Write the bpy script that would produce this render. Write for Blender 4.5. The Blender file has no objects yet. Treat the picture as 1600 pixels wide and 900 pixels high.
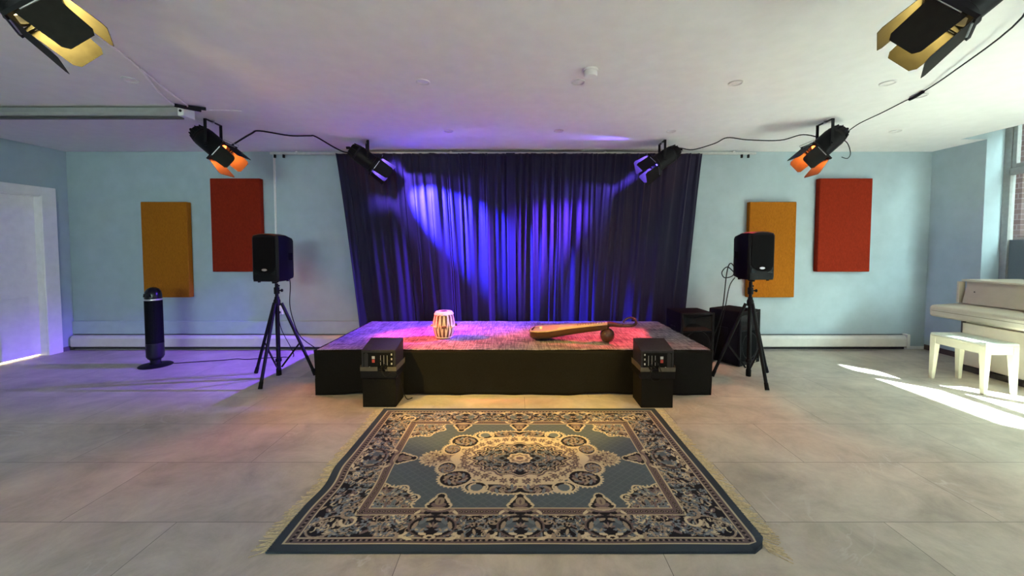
import bpy, math, random
import numpy as np
from mathutils import Vector, Matrix, noise as mnoise

R = random.Random(7)
PI = math.pi
S = bpy.context.scene
COL = S.collection

# ------------------------------------------------------------------ materials
def lin(h):
    h = h.lstrip('#')
    out = []
    for i in (0, 2, 4):
        c = int(h[i:i+2], 16) / 255
        out.append(c/12.92 if c <= .04045 else ((c+.055)/1.055)**2.4)
    return tuple(out)

def new_mat(name):
    m = bpy.data.materials.new(name)
    m.use_nodes = True
    nt = m.node_tree
    return m, nt, nt.nodes['Principled BSDF']

def mat(name, c, rough=.6, metal=0., var=.08, scale=30., bump=0., spec=.5, stretch=None):
    """principled surface whose colour wanders a little with object-space noise"""
    m, nt, b = new_mat(name)
    if isinstance(c, str): c = lin(c)
    tc = nt.nodes.new('ShaderNodeTexCoord')
    nz = nt.nodes.new('ShaderNodeTexNoise')
    nz.inputs['Scale'].default_value = scale
    nz.inputs['Detail'].default_value = 4
    src = tc.outputs['Object']
    if stretch:
        mp = nt.nodes.new('ShaderNodeMapping')
        mp.inputs['Scale'].default_value = stretch
        nt.links.new(src, mp.inputs['Vector']); src = mp.outputs['Vector']
    nt.links.new(src, nz.inputs['Vector'])
    rp = nt.nodes.new('ShaderNodeValToRGB')
    rp.color_ramp.elements[0].position = .3
    rp.color_ramp.elements[1].position = .7
    rp.color_ramp.elements[0].color = (*[x*(1-var) for x in c], 1)
    rp.color_ramp.elements[1].color = (*[min(1, x*(1+var)) for x in c], 1)
    nt.links.new(nz.outputs['Fac'], rp.inputs['Fac'])
    nt.links.new(rp.outputs['Color'], b.inputs['Base Color'])
    b.inputs['Roughness'].default_value = rough
    b.inputs['Metallic'].default_value = metal
    b.inputs['Specular IOR Level'].default_value = spec
    if bump:
        bp = nt.nodes.new('ShaderNodeBump')
        bp.inputs['Strength'].default_value = bump
        bp.inputs['Distance'].default_value = .01
        nt.links.new(nz.outputs['Fac'], bp.inputs['Height'])
        nt.links.new(bp.outputs['Normal'], b.inputs['Normal'])
    return m

def glow(name, c, strength):
    m = bpy.data.materials.new(name); m.use_nodes = True
    nt = m.node_tree; nt.nodes.clear()
    e = nt.nodes.new('ShaderNodeEmission'); o = nt.nodes.new('ShaderNodeOutputMaterial')
    e.inputs['Color'].default_value = (*c, 1); e.inputs['Strength'].default_value = strength
    nt.links.new(e.outputs[0], o.inputs['Surface'])
    return m

# ------------------------------------------------------------------ mesh helper
class MB:
    def __init__(self, M=None):
        self.v = []; self.f = []; self.M = M or Matrix.Identity(4)
    def add(self, vs, fs):
        o = len(self.v)
        self.v += [tuple(self.M @ Vector(p)) for p in vs]
        self.f += [tuple(i+o for i in f) for f in fs]
        return self
    def box(self, x0, x1, y0, y1, z0, z1):
        return self.add([(x0,y0,z0),(x1,y0,z0),(x1,y1,z0),(x0,y1,z0),(x0,y0,z1),(x1,y0,z1),(x1,y1,z1),(x0,y1,z1)],
            [(3,2,1,0),(4,5,6,7),(0,1,5,4),(1,2,6,5),(2,3,7,6),(3,0,4,7)])
    def loft(self, rings, cap=True, closed=True):
        n = len(rings[0]); vs = [p for r in rings for p in r]; fs = []
        for i in range(len(rings)-1):
            for j in range(n if closed else n-1):
                k = (j+1) % n
                fs.append((i*n+j, i*n+k, (i+1)*n+k, (i+1)*n+j))
        if cap:
            fs.append(tuple(range(n-1, -1, -1))); fs.append(tuple((len(rings)-1)*n+j for j in range(n)))
        return self.add(vs, fs)
    def prism(self, poly, a, b, axis='z'):
        def w(p, t):
            return {'z': (p[0],p[1],t), 'y': (p[0],t,p[1]), 'x': (t,p[0],p[1])}[axis]
        return self.loft([[w(p, a) for p in poly], [w(p, b) for p in poly]])
    def frustum(self, p0, p1, r0, r1, n=16, cap=True):
        p0 = Vector(p0); p1 = Vector(p1); d = (p1-p0).normalized()
        u = d.orthogonal().normalized(); w = d.cross(u)
        def ring(c, r): return [tuple(c + u*math.cos(2*PI*i/n)*r + w*math.sin(2*PI*i/n)*r) for i in range(n)]
        return self.loft([ring(p0, r0), ring(p1, r1)], cap)
    def cyl(self, p0, p1, r, n=16): return self.frustum(p0, p1, r, r, n)
    def lathe(self, prof, n=24, c=(0,0,0), cap=True):
        return self.loft([[(c[0]+r*math.cos(2*PI*i/n), c[1]+r*math.sin(2*PI*i/n), c[2]+z) for i in range(n)] for r, z in prof], cap)
    def tube(self, pts, r, n=8, steps=0):
        P = [Vector(p) for p in pts]
        if steps:
            Q = []
            for i in range(len(P)-1):
                a = P[max(i-1,0)]; b = P[i]; c = P[i+1]; d = P[min(i+2,len(P)-1)]
                for k in range(steps):
                    t = k/steps
                    Q.append(.5*((2*b)+(c-a)*t+(2*a-5*b+4*c-d)*t*t+(3*b-a-3*c+d)*t**3))
            Q.append(P[-1]); P = Q
        rings = []; u = None
        for i, p in enumerate(P):
            d = (P[min(i+1,len(P)-1)]-P[max(i-1,0)]).normalized()
            u = d.orthogonal().normalized() if u is None else (u-d*u.dot(d)).normalized()
            w = d.cross(u)
            rr = r(i/(len(P)-1)) if callable(r) else r
            rings.append([tuple(p+u*math.cos(2*PI*k/n)*rr+w*math.sin(2*PI*k/n)*rr) for k in range(n)])
        return self.loft(rings)
    def sphere(self, c, rx, ry, rz, n=16, m=10):
        return self.loft([[(c[0]+rx*math.sin(PI*max(.02,min(m-.02,i))/m)*math.cos(2*PI*j/n), c[1]+ry*math.sin(PI*max(.02,min(m-.02,i))/m)*math.sin(2*PI*j/n), c[2]-rz*math.cos(PI*i/m)) for j in range(n)] for i in range(m+1)])
    def bar(self, p0, p1, w, t, up=(0,0,1)):
        """flat strap from p0 to p1: w across, t thick"""
        p0 = Vector(p0); p1 = Vector(p1); d = (p1-p0).normalized()
        a = d.cross(Vector(up)); a = a.normalized() if a.length > 1e-4 else d.orthogonal().normalized(); b = a.cross(d)
        def ring(c): return [tuple(c+a*sx*w/2+b*sy*t/2) for sx, sy in ((-1,-1),(1,-1),(1,1),(-1,1))]
        return self.loft([ring(p0), ring(p1)])
    def build(self, name, m, parent=None, bevel=0, smooth=40, loc=None):
        me = bpy.data.meshes.new(name); me.from_pydata(self.v, [], self.f); me.update()
        import bmesh
        bm = bmesh.new(); bm.from_mesh(me); bmesh.ops.recalc_face_normals(bm, faces=bm.faces); bm.to_mesh(me); bm.free()
        me.materials.append(m)
        if smooth:
            me.polygons.foreach_set('use_smooth', [True]*len(me.polygons)); me.set_sharp_from_angle(angle=math.radians(smooth))
        o = bpy.data.objects.new(name, me); COL.objects.link(o)
        if parent: o.parent = parent
        if loc: o.location = loc
        if bevel:
            b = o.modifiers.new('edge', 'BEVEL'); b.width = bevel; b.segments = 2; b.limit_method = 'ANGLE'; b.angle_limit = math.radians(35)
            b.harden_normals = False
        return o

def tag(o, label, cat, group=None, kind=None):
    o['label'] = label; o['category'] = cat
    if group: o['group'] = group
    if kind: o['kind'] = kind
    return o
def thing(name, label, cat, loc=(0,0,0), rz=0, group=None):
    o = bpy.data.objects.new(name, None); COL.objects.link(o)
    o.empty_display_size = .1; o.location = loc; o.rotation_euler = (0,0,rz)
    return tag(o, label, cat, group)
def struct(name, mb, m, label=None, **k):
    o = mb.build(name, m, **k); o['kind'] = 'structure'
    if label: o['label'] = label
    return o
def copy_tree(o, parent=None):
    c = o.copy(); COL.objects.link(c); c.parent = parent
    for ch in [x for x in bpy.data.objects if x.parent == o]: copy_tree(ch, c)
    return c

BLACK_METAL = mat('black_metal', (.007,.007,.008), .5, .0, .2, 60, 0, .13)
BLACK_PLASTIC = mat('black_plastic', (.006,.006,.0075), .55, 0, .2, 80, .05, .12)
BLACK_GRILLE = mat('black_grille', (.005,.005,.006), .8, 0, .5, 400, .2, .05)
BLACK_CLOTH = mat('black_cloth', (.008,.0075,.0065), .95, 0, .25, 120, .15, .15)
BLACK_CARPET = mat('black_carpet', (.007,.0065,.008), .95, 0, .5, 250, .4, .1)
RUBBER = mat('black_rubber', (.007,.007,.007), .8, 0, .1, 30, 0, .1)
STEEL = mat('steel', (.5,.5,.5), .35, 1, .1, 40)
CABLE = mat('black_cable', (.008,.008,.009), .6, 0, .1, 30, 0, .12)
WHITE_PLASTIC = mat('white_plastic', (.72,.72,.70), .45, 0, .04)
WHITE_PAINT = mat('white_paint', (.82,.80,.79), .5, 0, .04, 12)
CREAM_METAL = mat('cream_enamel', (.60,.57,.52), .45, 0, .05, 10)
WALL = mat('pale_blue_paint', (.365,.45,.49), .75, 0, .05, 6, .04)
CEIL = mat('ceiling_paint', (.74,.73,.72), .9, 0, .03, 8, .05)
DARK = mat('dark_gap', (.02,.02,.02), .9)

# ------------------------------------------------------------------ room
CZ = 2.76; XL = -6.25; YB = 5.42; XR = 5.75; XW = 5.97; YN = 4.8; YR = -3.6; XC = 5.43; HEAD = 3.06

def floor_mat():
    m, nt, b = new_mat('stone_vinyl_tile')
    L = nt.links.new; N = nt.nodes.new
    tc = N('ShaderNodeTexCoord'); mp = N('ShaderNodeMapping')
    mp.inputs['Location'].default_value = (.55, .28, 0)
    L(tc.outputs['Object'], mp.inputs['Vector'])
    br = N('ShaderNodeTexBrick'); br.offset = .5
    br.inputs['Scale'].default_value = 1; br.inputs['Brick Width'].default_value = 1.24; br.inputs['Row Height'].default_value = .565
    br.inputs['Mortar Size'].default_value = .0018; br.inputs['Mortar Smooth'].default_value = .2
    br.inputs['Color1'].default_value = (0,0,0,1); br.inputs['Color2'].default_value = (1,1,1,1); br.inputs['Mortar'].default_value = (.5,.5,.5,1)
    L(mp.outputs['Vector'], br.inputs['Vector'])
    # each tile shifts the stone figure
    mul = N('ShaderNodeVectorMath'); mul.operation = 'MULTIPLY_ADD'
    mul.inputs[1].default_value = (.35, .22, .3)
    L(br.outputs['Color'], mul.inputs[0]); L(tc.outputs['Object'], mul.inputs[2])
    n1 = N('ShaderNodeTexNoise'); n1.inputs['Scale'].default_value = 2.6; n1.inputs['Detail'].default_value = 12; n1.inputs['Roughness'].default_value = .7; n1.inputs['Distortion'].default_value = .35
    L(mul.outputs[0], n1.inputs['Vector'])
    r1 = N('ShaderNodeValToRGB'); e = r1.color_ramp.elements
    e[0].position = .28; e[0].color = (.30,.258,.21,1); e[1].position = .72; e[1].color = (.60,.53,.44,1)
    e.new(.5).color = (.455,.395,.325,1)
    L(n1.outputs['Fac'], r1.inputs['Fac'])
    # pale veins
    n2 = N('ShaderNodeTexNoise'); n2.inputs['Scale'].default_value = 1.3; n2.inputs['Detail'].default_value = 6; n2.inputs['Distortion'].default_value = 2.2
    L(mul.outputs[0], n2.inputs['Vector'])
    r2 = N('ShaderNodeValToRGB'); e = r2.color_ramp.elements
    e[0].position = .485; e[0].color = (0,0,0,1); e[1].position = .515; e[1].color = (0,0,0,1); e.new(.5).color = (1,1,1,1)
    L(n2.outputs['Fac'], r2.inputs['Fac'])
    n3 = N('ShaderNodeTexNoise'); n3.inputs['Scale'].default_value = 2.2; L(tc.outputs['Object'], n3.inputs['Vector'])
    r3 = N('ShaderNodeValToRGB'); r3.color_ramp.elements[0].position = .52; r3.color_ramp.elements[1].position = .7
    L(n3.outputs['Fac'], r3.inputs['Fac'])
    mm = N('ShaderNodeMath'); mm.operation = 'MULTIPLY'; L(r2.outputs['Color'], mm.inputs[0]); L(r3.outputs['Color'], mm.inputs[1])
    m2 = N('ShaderNodeMath'); m2.operation = 'MULTIPLY'; m2.inputs[1].default_value = .55; L(mm.outputs[0], m2.inputs[0])
    x1 = N('ShaderNodeMix'); x1.data_type = 'RGBA'; L(m2.outputs[0], x1.inputs['Factor']); L(r1.outputs['Color'], x1.inputs['A']); x1.inputs['B'].default_value = (.60,.58,.54,1)
    x2 = N('ShaderNodeMix'); x2.data_type = 'RGBA'; L(br.outputs['Fac'], x2.inputs['Factor']); L(x1.outputs['Result'], x2.inputs['A']); x2.inputs['B'].default_value = (.13,.115,.10,1)
    L(x2.outputs['Result'], b.inputs['Base Color'])
    rr = N('ShaderNodeMapRange'); rr.inputs['To Min'].default_value = .34; rr.inputs['To Max'].default_value = .5
    L(n1.outputs['Fac'], rr.inputs['Value']); L(rr.outputs['Result'], b.inputs['Roughness'])
    b.inputs['Specular IOR Level'].default_value = .35
    bp = N('ShaderNodeBump'); bp.inputs['Strength'].default_value = .12; bp.inputs['Distance'].default_value = .004
    L(n1.outputs['Fac'], bp.inputs['Height']); L(bp.outputs['Normal'], b.inputs['Normal'])
    return m

struct('floor', MB().box(-8.2, XW+.075, YR-.2, YB+.2, -.1, 0), floor_mat(), 'mottled grey beige stone-look tile floor', smooth=0)
c = MB().box(XL-.2, XC, YR-.2, YB+.2, CZ, CZ+.12).box(XC, XW+.075, YN, YB+.2, CZ, CZ+.12)
c.box(XC-.08, XC-.001, YR-.2, YN, CZ+.12, HEAD+.14).box(XC-.08, XW+.075, YR-.2, YN+.1, HEAD+.06, HEAD+.18).box(XC-.08, XW+.075, YN, YN+.1, CZ+.12, HEAD+.1)
struct('ceiling', c, CEIL, 'white painted ceiling with a raised pocket along the windows', smooth=0)
struct('wall_back', MB().box(XL-.2, XR+.1, YB, YB+.2, 0, CZ), WALL, 'pale blue painted back wall behind the stage', smooth=0)
# left wall with the doorway cut out
DY0, DY1, DZ = 4.16, 5.13, 2.13
struct('wall_left', MB().box(XL-.2, XL, YR-.2, DY0, 0, CZ).box(XL-.2, XL, DY1, YB, 0, CZ).box(XL-.2, XL, DY0, DY1, DZ, CZ), WALL, 'pale blue left wall around the white door', smooth=0)
RX0, RX1, RZ0, RZ1 = -2.6, .6, 1.6, 2.35
struct('wall_rear', MB().box(XL-.2, RX0, YR-.2, YR, 0, HEAD+.06).box(RX1, XW+.075, YR-.2, YR, 0, HEAD+.06).box(RX0, RX1, YR-.2, YR, 0, RZ0).box(RX0, RX1, YR-.2, YR, RZ1, HEAD+.06), WALL, smooth=0)
SILL = 1.0
struct('wall_right', MB().box(XR, XW+.075, YN, YB, 0, CZ).box(XC, XW, YN-.006, YN-.001, CZ+.0, HEAD+.06).box(XR, XW, YN-.006, YN-.001, 0, CZ)
       .box(XW-.04, XW+.075, YR, YN, 0, SILL), WALL, 'pale blue right wall with window niche', smooth=0)

# windows: grey aluminium frames, clear glass above a frosted lower third
ALU = mat('grey_window_frame', (.30,.31,.30), .5, .2, .08, 20)
def glass_mat():
    m = bpy.data.materials.new('window_glass'); m.use_nodes = True; nt = m.node_tree; nt.nodes.clear()
    N = nt.nodes.new; L = nt.links.new
    t = N('ShaderNodeBsdfTransparent'); g = N('ShaderNodeBsdfGlossy'); g.inputs['Roughness'].default_value = .02
    lw = N('ShaderNodeLayerWeight'); lw.inputs['Blend'].default_value = .5
    f3 = N('ShaderNodeMath'); f3.operation = 'POWER'; f3.inputs[1].default_value = 4; L(lw.outputs['Facing'], f3.inputs[0])
    f = N('ShaderNodeMath'); f.operation = 'MULTIPLY_ADD'; f.inputs[1].default_value = .5; f.inputs[2].default_value = .03; L(f3.outputs[0], f.inputs[0])
    x = N('ShaderNodeMixShader'); o = N('ShaderNodeOutputMaterial')
    t.inputs['Color'].default_value = (.93,.96,.95,1)
    L(f.outputs[0], x.inputs[0]); L(t.outputs[0], x.inputs[1]); L(g.outputs[0], x.inputs[2]); L(x.outputs[0], o.inputs[0])
    return m
def frost_mat():
    m = bpy.data.materials.new('frosted_glass'); m.use_nodes = True; nt = m.node_tree; nt.nodes.clear()
    N = nt.nodes.new; L = nt.links.new
    t = N('ShaderNodeBsdfTranslucent'); d = N('ShaderNodeBsdfDiffuse'); n = N('ShaderNodeTexNoise'); n.inputs['Scale'].default_value = 90
    r = N('ShaderNodeMapRange'); r.inputs['To Min'].default_value = .15; r.inputs['To Max'].default_value = .3
    L(n.outputs['Fac'], r.inputs['Value'])
    t.inputs['Color'].default_value = (.16,.19,.21,1); d.inputs['Color'].default_value = (.45,.52,.56,1)
    x = N('ShaderNodeMixShader'); o = N('ShaderNodeOutputMaterial')
    L(r.outputs[0], x.inputs[0]); L(t.outputs[0], x.inputs[1]); L(d.outputs[0], x.inputs[2]); L(x.outputs[0], o.inputs[0])
    return m
GLASS = glass_mat(); FROST = frost_mat()
edges = [4.8, 3.44, 2.07, .70, -.67, -2.04, -3.5]
TR = 2.36; FRZ = 1.53
for i in range(6):
    y1, y0 = edges[i], edges[i+1]
    w = MB(); xa, xb = XW, XW+.07
    h = .045 if i else .05
    w.box(xa, xb, y1-(.075 if i == 0 else .055), y1, SILL, HEAD); w.box(xa, xb, y0, y0+.055, SILL, HEAD)
    w.box(xa, xb, y0+.055, y1-.055, SILL, SILL+.05).box(xa, xb, y0+.055, y1-.055, HEAD-.06, HEAD).box(xa, xb, y0+.055, y1-.055, TR-.045, TR+.035)
    wo = struct(f'window_{i+1}', w, ALU, 'grey metal framed window with frosted lower glass', smooth=0, bevel=.004)
    s = MB()
    for a, b in ((y0+.06, y0+.10), (y1-.12, y1-.08)): s.box(xa+.005, xa+.055, a, b, TR+.036, HEAD-.062)
    s.box(xa+.005, xa+.055, y0+.10, y1-.12, TR+.036, TR+.085).box(xa+.005, xa+.055, y0+.10, y1-.12, HEAD-.11, HEAD-.062)
    s.build('sash', ALU, wo, smooth=0, bevel=.003)
    MB().box(xa+.03, xa+.036, y0+.055, y1-.055, FRZ, TR-.045).build('glass_pane', GLASS, wo, smooth=0)
    MB().box(xa+.03, xa+.036, y0+.10, y1-.12, TR+.085, HEAD-.11).build('glass_pane', GLASS, wo, smooth=0)
    MB().box(xa+.03, xa+.036, y0+.055, y1-.055, SILL+.05, FRZ-.0005).build('frosted_pane', FROST, wo, smooth=0)

w = MB()
w.box(RX0, RX1, YR-.12, YR-.06, RZ0, RZ0+.05).box(RX0, RX1, YR-.12, YR-.06, RZ1-.05, RZ1)
for a in (RX0, (RX0+RX1)/2-.025, RX1-.05): w.box(a, a+.05, YR-.12, YR-.06, RZ0+.05, RZ1-.05)
wo = struct('window_7', w, ALU, 'unseen grey framed window added in the rear wall for fill', smooth=0)  # unseen window, added for daylight fill from behind the camera
for a, b in ((RX0+.05, (RX0+RX1)/2-.025), ((RX0+RX1)/2+.025, RX1-.05)): MB().box(a, b, YR-.095, YR-.09, RZ0+.05, RZ1-.05).build('glass_pane', GLASS, wo, smooth=0)

# the brick building across the street
def brick_mat():
    m, nt, b = new_mat('brick_facade'); N = nt.nodes.new; L = nt.links.new
    tc = N('ShaderNodeTexCoord'); mp = N('ShaderNodeMapping'); mp.inputs['Rotation'].default_value = (PI/2, 0, PI/2)
    sw = N('ShaderNodeSeparateXYZ'); cb = N('ShaderNodeCombineXYZ')
    L(tc.outputs['Object'], sw.inputs[0]); L(sw.outputs['Y'], cb.inputs['X']); L(sw.outputs['Z'], cb.inputs['Y'])
    br = N('ShaderNodeTexBrick'); br.inputs['Scale'].default_value = 1; br.inputs['Brick Width'].default_value = .25; br.inputs['Row Height'].default_value = .085; br.inputs['Mortar Size'].default_value = .008
    br.inputs['Color1'].default_value = (.17,.13,.11,1); br.inputs['Color2'].default_value = (.24,.20,.18,1); br.inputs['Mortar'].default_value = (.30,.29,.28,1)
    L(cb.outputs[0], br.inputs['Vector']); L(br.outputs['Color'], b.inputs['Base Color']); b.inputs['Roughness'].default_value = .9
    return m
BX = 8.2
BY = 2.42-(BX-6.0)*1.112
bld = thing('brick_building', 'grey brown brick building across the street seen through the window', 'building', (BX, 0, -1))
wins = [(y, z) for y in (.98, 3.38, 5.78, 8.18, 10.58, 12.98) for z in (2.6, 5.8)]
by0, by1 = BY, 18
wl = MB(); ys = sorted(set([by0]+[v for y, z in wins for v in (y-.55, y+.55)]+[by1]))
for a, b in zip(ys[:-1], ys[1:]):
    iswin = any(abs((a+b)/2-y) < .3 for y, z in wins)
    if not iswin: wl.box(0, .35, a, b, 0, 15)
    else:
        for z0, z1 in ((0, 2.6), (4.3, 5.8), (7.5, 15)): wl.box(0, .35, a, b, z0, z1)
wl.box(.35, 6, by0, by1, 0, 15)
wl.build('brick_wall', brick_mat(), bld, smooth=0)
lw_ = thing('low_sky_blocker', 'unseen low brick block added down the street to cut low sky', 'building', (14, -11, -1))  # unseen block, added to keep low sky light off the walls
MB().box(0, 8, -14, 9.5, 0, 8.5).build('brick_wall', bld.children[0].data.materials[0], lw_, smooth=0)
MB().box(-.2, 8.2, -14.2, 9.7, 8.501, 8.8).build('roof_edge', mat('roof_stone', (.3,.3,.29), .8), lw_, smooth=0)
PALE = mat('pale_stone', (.22,.215,.20), .8); DGLASS = mat('dark_window_glass', (.03,.035,.04), .1, 0, .3, 3)
for y, z in wins:
    f = MB().box(.1,.2,y-.55,y-.47,z,z+1.7).box(.1,.2,y+.47,y+.55,z,z+1.7).box(.1,.2,y-.47,y+.47,z+1.62,z+1.7).box(.1,.2,y-.47,y+.47,z,z+.08).box(.1,.2,y-.47,y+.47,z+.82,z+.88).build('window_frame', PALE, bld, smooth=0)
    MB().box(.14,.16,y-.47,y+.47,z+.08,z+1.62).build('pane', DGLASS, f, smooth=0)
    MB().box(-.06,.1,y-.62,y+.62,z-.1,z).build('window_sill', PALE, bld, smooth=0)
struct('street_ground', MB().box(XW-.1, 40, -30, 40, -1.2, -1), mat('asphalt', (.12,.12,.12), .9), smooth=0)

struct('wall_facade', MB().box(XW-.3, XW+.075, YR-6, 16, HEAD+.19, 11).box(XW-.1, XW+.075, YB+.21, 16, -1, HEAD+.185).box(XW-.1, XW+.075, YR-6, YR-.21, -1, HEAD+.185), brick_mat(), smooth=0)  # unseen outer wall and upper floors, added to shade the street
# door in the left wall, lit corridor beyond it
fr = MB()
for a, b in ((DY0-.13, DY0+.03), (DY1-.03, DY1+.13)): fr.box(XL-.0, XL+.025, a, b, 0, DZ+.10)
fr.box(XL, XL+.025, DY0+.03, DY1-.03, DZ-.02, DZ+.10)
fr.box(XL-.2, XL, DY0, DY0+.03, 0, DZ).box(XL-.2, XL, DY1-.03, DY1, 0, DZ).box(XL-.2, XL, DY0+.03, DY1-.03, DZ-.03, DZ)
d = MB().box(XL-.125, XL-.083, DY0+.0305, DY1-.0305, .022, DZ-.0305)
do = struct('door_1', d, WHITE_PAINT, 'white wooden door with light showing under it', smooth=0, bevel=.003)
fr.build('door_frame', WHITE_PAINT, do, smooth=0, bevel=.004)
pn = MB()
for z0, z1 in ((.12,.42), (.50,.80), (.88,1.95)):
    pn.box(XL-.084, XL-.079, DY0+.14, DY1-.14, z0, z1)
pn.build('door_panel', WHITE_PAINT, do, smooth=0, bevel=.004)
struct('wall_corridor', MB().box(-8.2, -8.1, 3.6, 5.7, 0, 2.6).box(-8.1, XL-.2, 3.5, 3.6, 0, 2.6).box(-8.1, XL-.2, 5.7, 5.8, 0, 2.6).box(-8.2, XL-.2, 3.5, 5.8, 2.6, 2.7), WHITE_PAINT, smooth=0)

# back wall fittings
TRIMC = mat('blue_trim', (.385,.47,.51), .6, 0, .05, 8)
struct('trim_1', MB().box(XL, -2.05, YB-.022, YB, .22, .40), TRIMC, 'pale blue wall ledge above the left heater', smooth=0, bevel=.004)
def heater(x0, x1, label, endcap):
    h = thing('baseboard_heater', label, 'heater', ((x0+x1)/2, YB, 0), 0, 'baseboard heaters along the back wall')
    a, b = x0-(x0+x1)/2, x1-(x0+x1)/2
    prof = [(-.012,.045),(-.075,.05),(-.082,.06),(-.082,.165),(-.06,.20),(-.012,.21)]
    MB().loft([[(t, y, z) for y, z in prof] for t in (a, b)]).build('front_cover', CREAM_METAL, h, smooth=0)
    MB().box(a, b, -.03, -.008, .2105, .214).build('top_slot', DARK, h, smooth=0)
    MB().box(a, b, -.05, -.008, .014, .044).build('kick_gap', DARK, h, smooth=0)
    if endcap: MB().box(b+.001, b+.045, -.088, -.008, .03, .225).build('end_cap', CREAM_METAL, h, smooth=0, bevel=.004)
heater(XL+.03, -2.0, 'long cream baseboard heater on back wall behind the tower fan', False)
heater(2.6, 5.42, 'long cream baseboard heater on back wall below the orange and red panels by the piano', True)
struct('baseboard_back', MB().box(XL, XR, YB-.012, YB, 0, .042), WHITE_PAINT, smooth=0)
struct('baseboard_right', MB().box(XW-.052, XW-.04, YR, YN, 0, .07).box(XR-.012, XR, YN, YB-.012, 0, .07), mat('dark_skirting', (.06,.04,.035), .6), smooth=0)
struct('baseboard_left', MB().box(XL, XL+.012, DY1+.13, YB-.012, 0, .06).box(XL, XL+.012, YR, DY0-.13, 0, .06), mat('dark_skirting_left', (.12,.11,.12), .6), smooth=0)

cd = thing('wall_conduit', 'thin white cable conduit running down the back wall beside red panel', 'conduit', (-3.36, YB, 0))
MB().box(-.012, .012, -.02, 0, .36, CZ-.02).build('conduit', WHITE_PLASTIC, cd, smooth=0, bevel=.003)
so = MB().box(-.045, .045, -.045, 0, .50, .62).build('socket', WHITE_PLASTIC, cd, smooth=0, bevel=.006, loc=(.04,0,0))
MB().cyl((0,-.045,.53),(0,-.09,.53),.02).build('plug', BLACK_PLASTIC, so)
rl = thing('curtain_rail', 'thin white metal curtain rail along the top of the back wall', 'rail', (0, 5.33, 2.7))
MB().box(-3.36, 3.25, -.012, .012, .0, .03).build('rail', mat('pale_rail', (.55,.56,.54), .4, .3), rl, smooth=0)
for x in (-3.3, -3.18, 3.06, 3.15): MB().box(x-.012, x+.012, -.012, .012, -.045, .0).build('glider', BLACK_PLASTIC, rl, smooth=0, bevel=.003)
for x in (-3.0, -.9, 1.2, 2.95): MB().box(x-.015, x+.015, -.01, .088, .03, .05).build('bracket', WHITE_PLASTIC, rl, smooth=0)

# ------------------------------------------------------------------ fabric wall panels
def fabric(name, c):
    return mat(name, c, .95, 0, .16, 140, .25, .1, (1, 1, .25))
ORANGE = fabric('ochre_fabric', (.33,.112,.009)); RED = fabric('red_fabric', (.22,.019,.007))
def panel(x0, x1, z0, z1, m, label):
    o = thing('acoustic_panel', label, 'acoustic panel', ((x0+x1)/2, YB, (z0+z1)/2), 0, 'fabric acoustic panels on the back wall')
    w, h = (x1-x0)/2, (z1-z0)/2
    MB().box(-w, w, -.09, -.012, -h, h).build('fabric_cover', m, o, bevel=.008)
    MB().box(-w+.03, w-.03, -.012, -.001, -h+.03, h-.03).build('back_board', DARK, o, smooth=0)  # back board between the fabric and the wall
panel(-5.16, -4.53, .745, 2.06, ORANGE, 'ochre orange fabric panel on wall above the tower fan')
panel(-4.20, -3.52, 1.10, 2.38, RED, 'red fabric panel on wall behind speaker, next to white conduit')
panel(3.19, 3.83, .745, 2.06, ORANGE, 'ochre orange fabric panel on wall half hidden behind speaker')
panel(4.14, 4.86, 1.10, 2.38, RED, 'red fabric panel on wall nearest the piano and window')

# ------------------------------------------------------------------ curtains
def curtain_mat():
    m, nt, b = new_mat('navy_velvet'); N = nt.nodes.new; L = nt.links.new
    tc = N('ShaderNodeTexCoord'); mp = N('ShaderNodeMapping'); mp.inputs['Scale'].default_value = (60, 60, 3)
    nz = N('ShaderNodeTexNoise'); nz.inputs['Scale'].default_value = 1; L(tc.outputs['Object'], mp.inputs[0]); L(mp.outputs[0], nz.inputs['Vector'])
    rp = N('ShaderNodeValToRGB'); rp.color_ramp.elements[0].color = (.010,.010,.026,1); rp.color_ramp.elements[1].color = (.018,.018,.042,1)
    L(nz.outputs['Fac'], rp.inputs['Fac']); L(rp.outputs['Color'], b.inputs['Base Color'])
    b.inputs['Roughness'].default_value = .8; b.inputs['Specular IOR Level'].default_value = .2
    b.inputs['Sheen Weight'].default_value = .12; b.inputs['Sheen Roughness'].default_value = .4
    return m
NAVY = curtain_mat()
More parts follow.
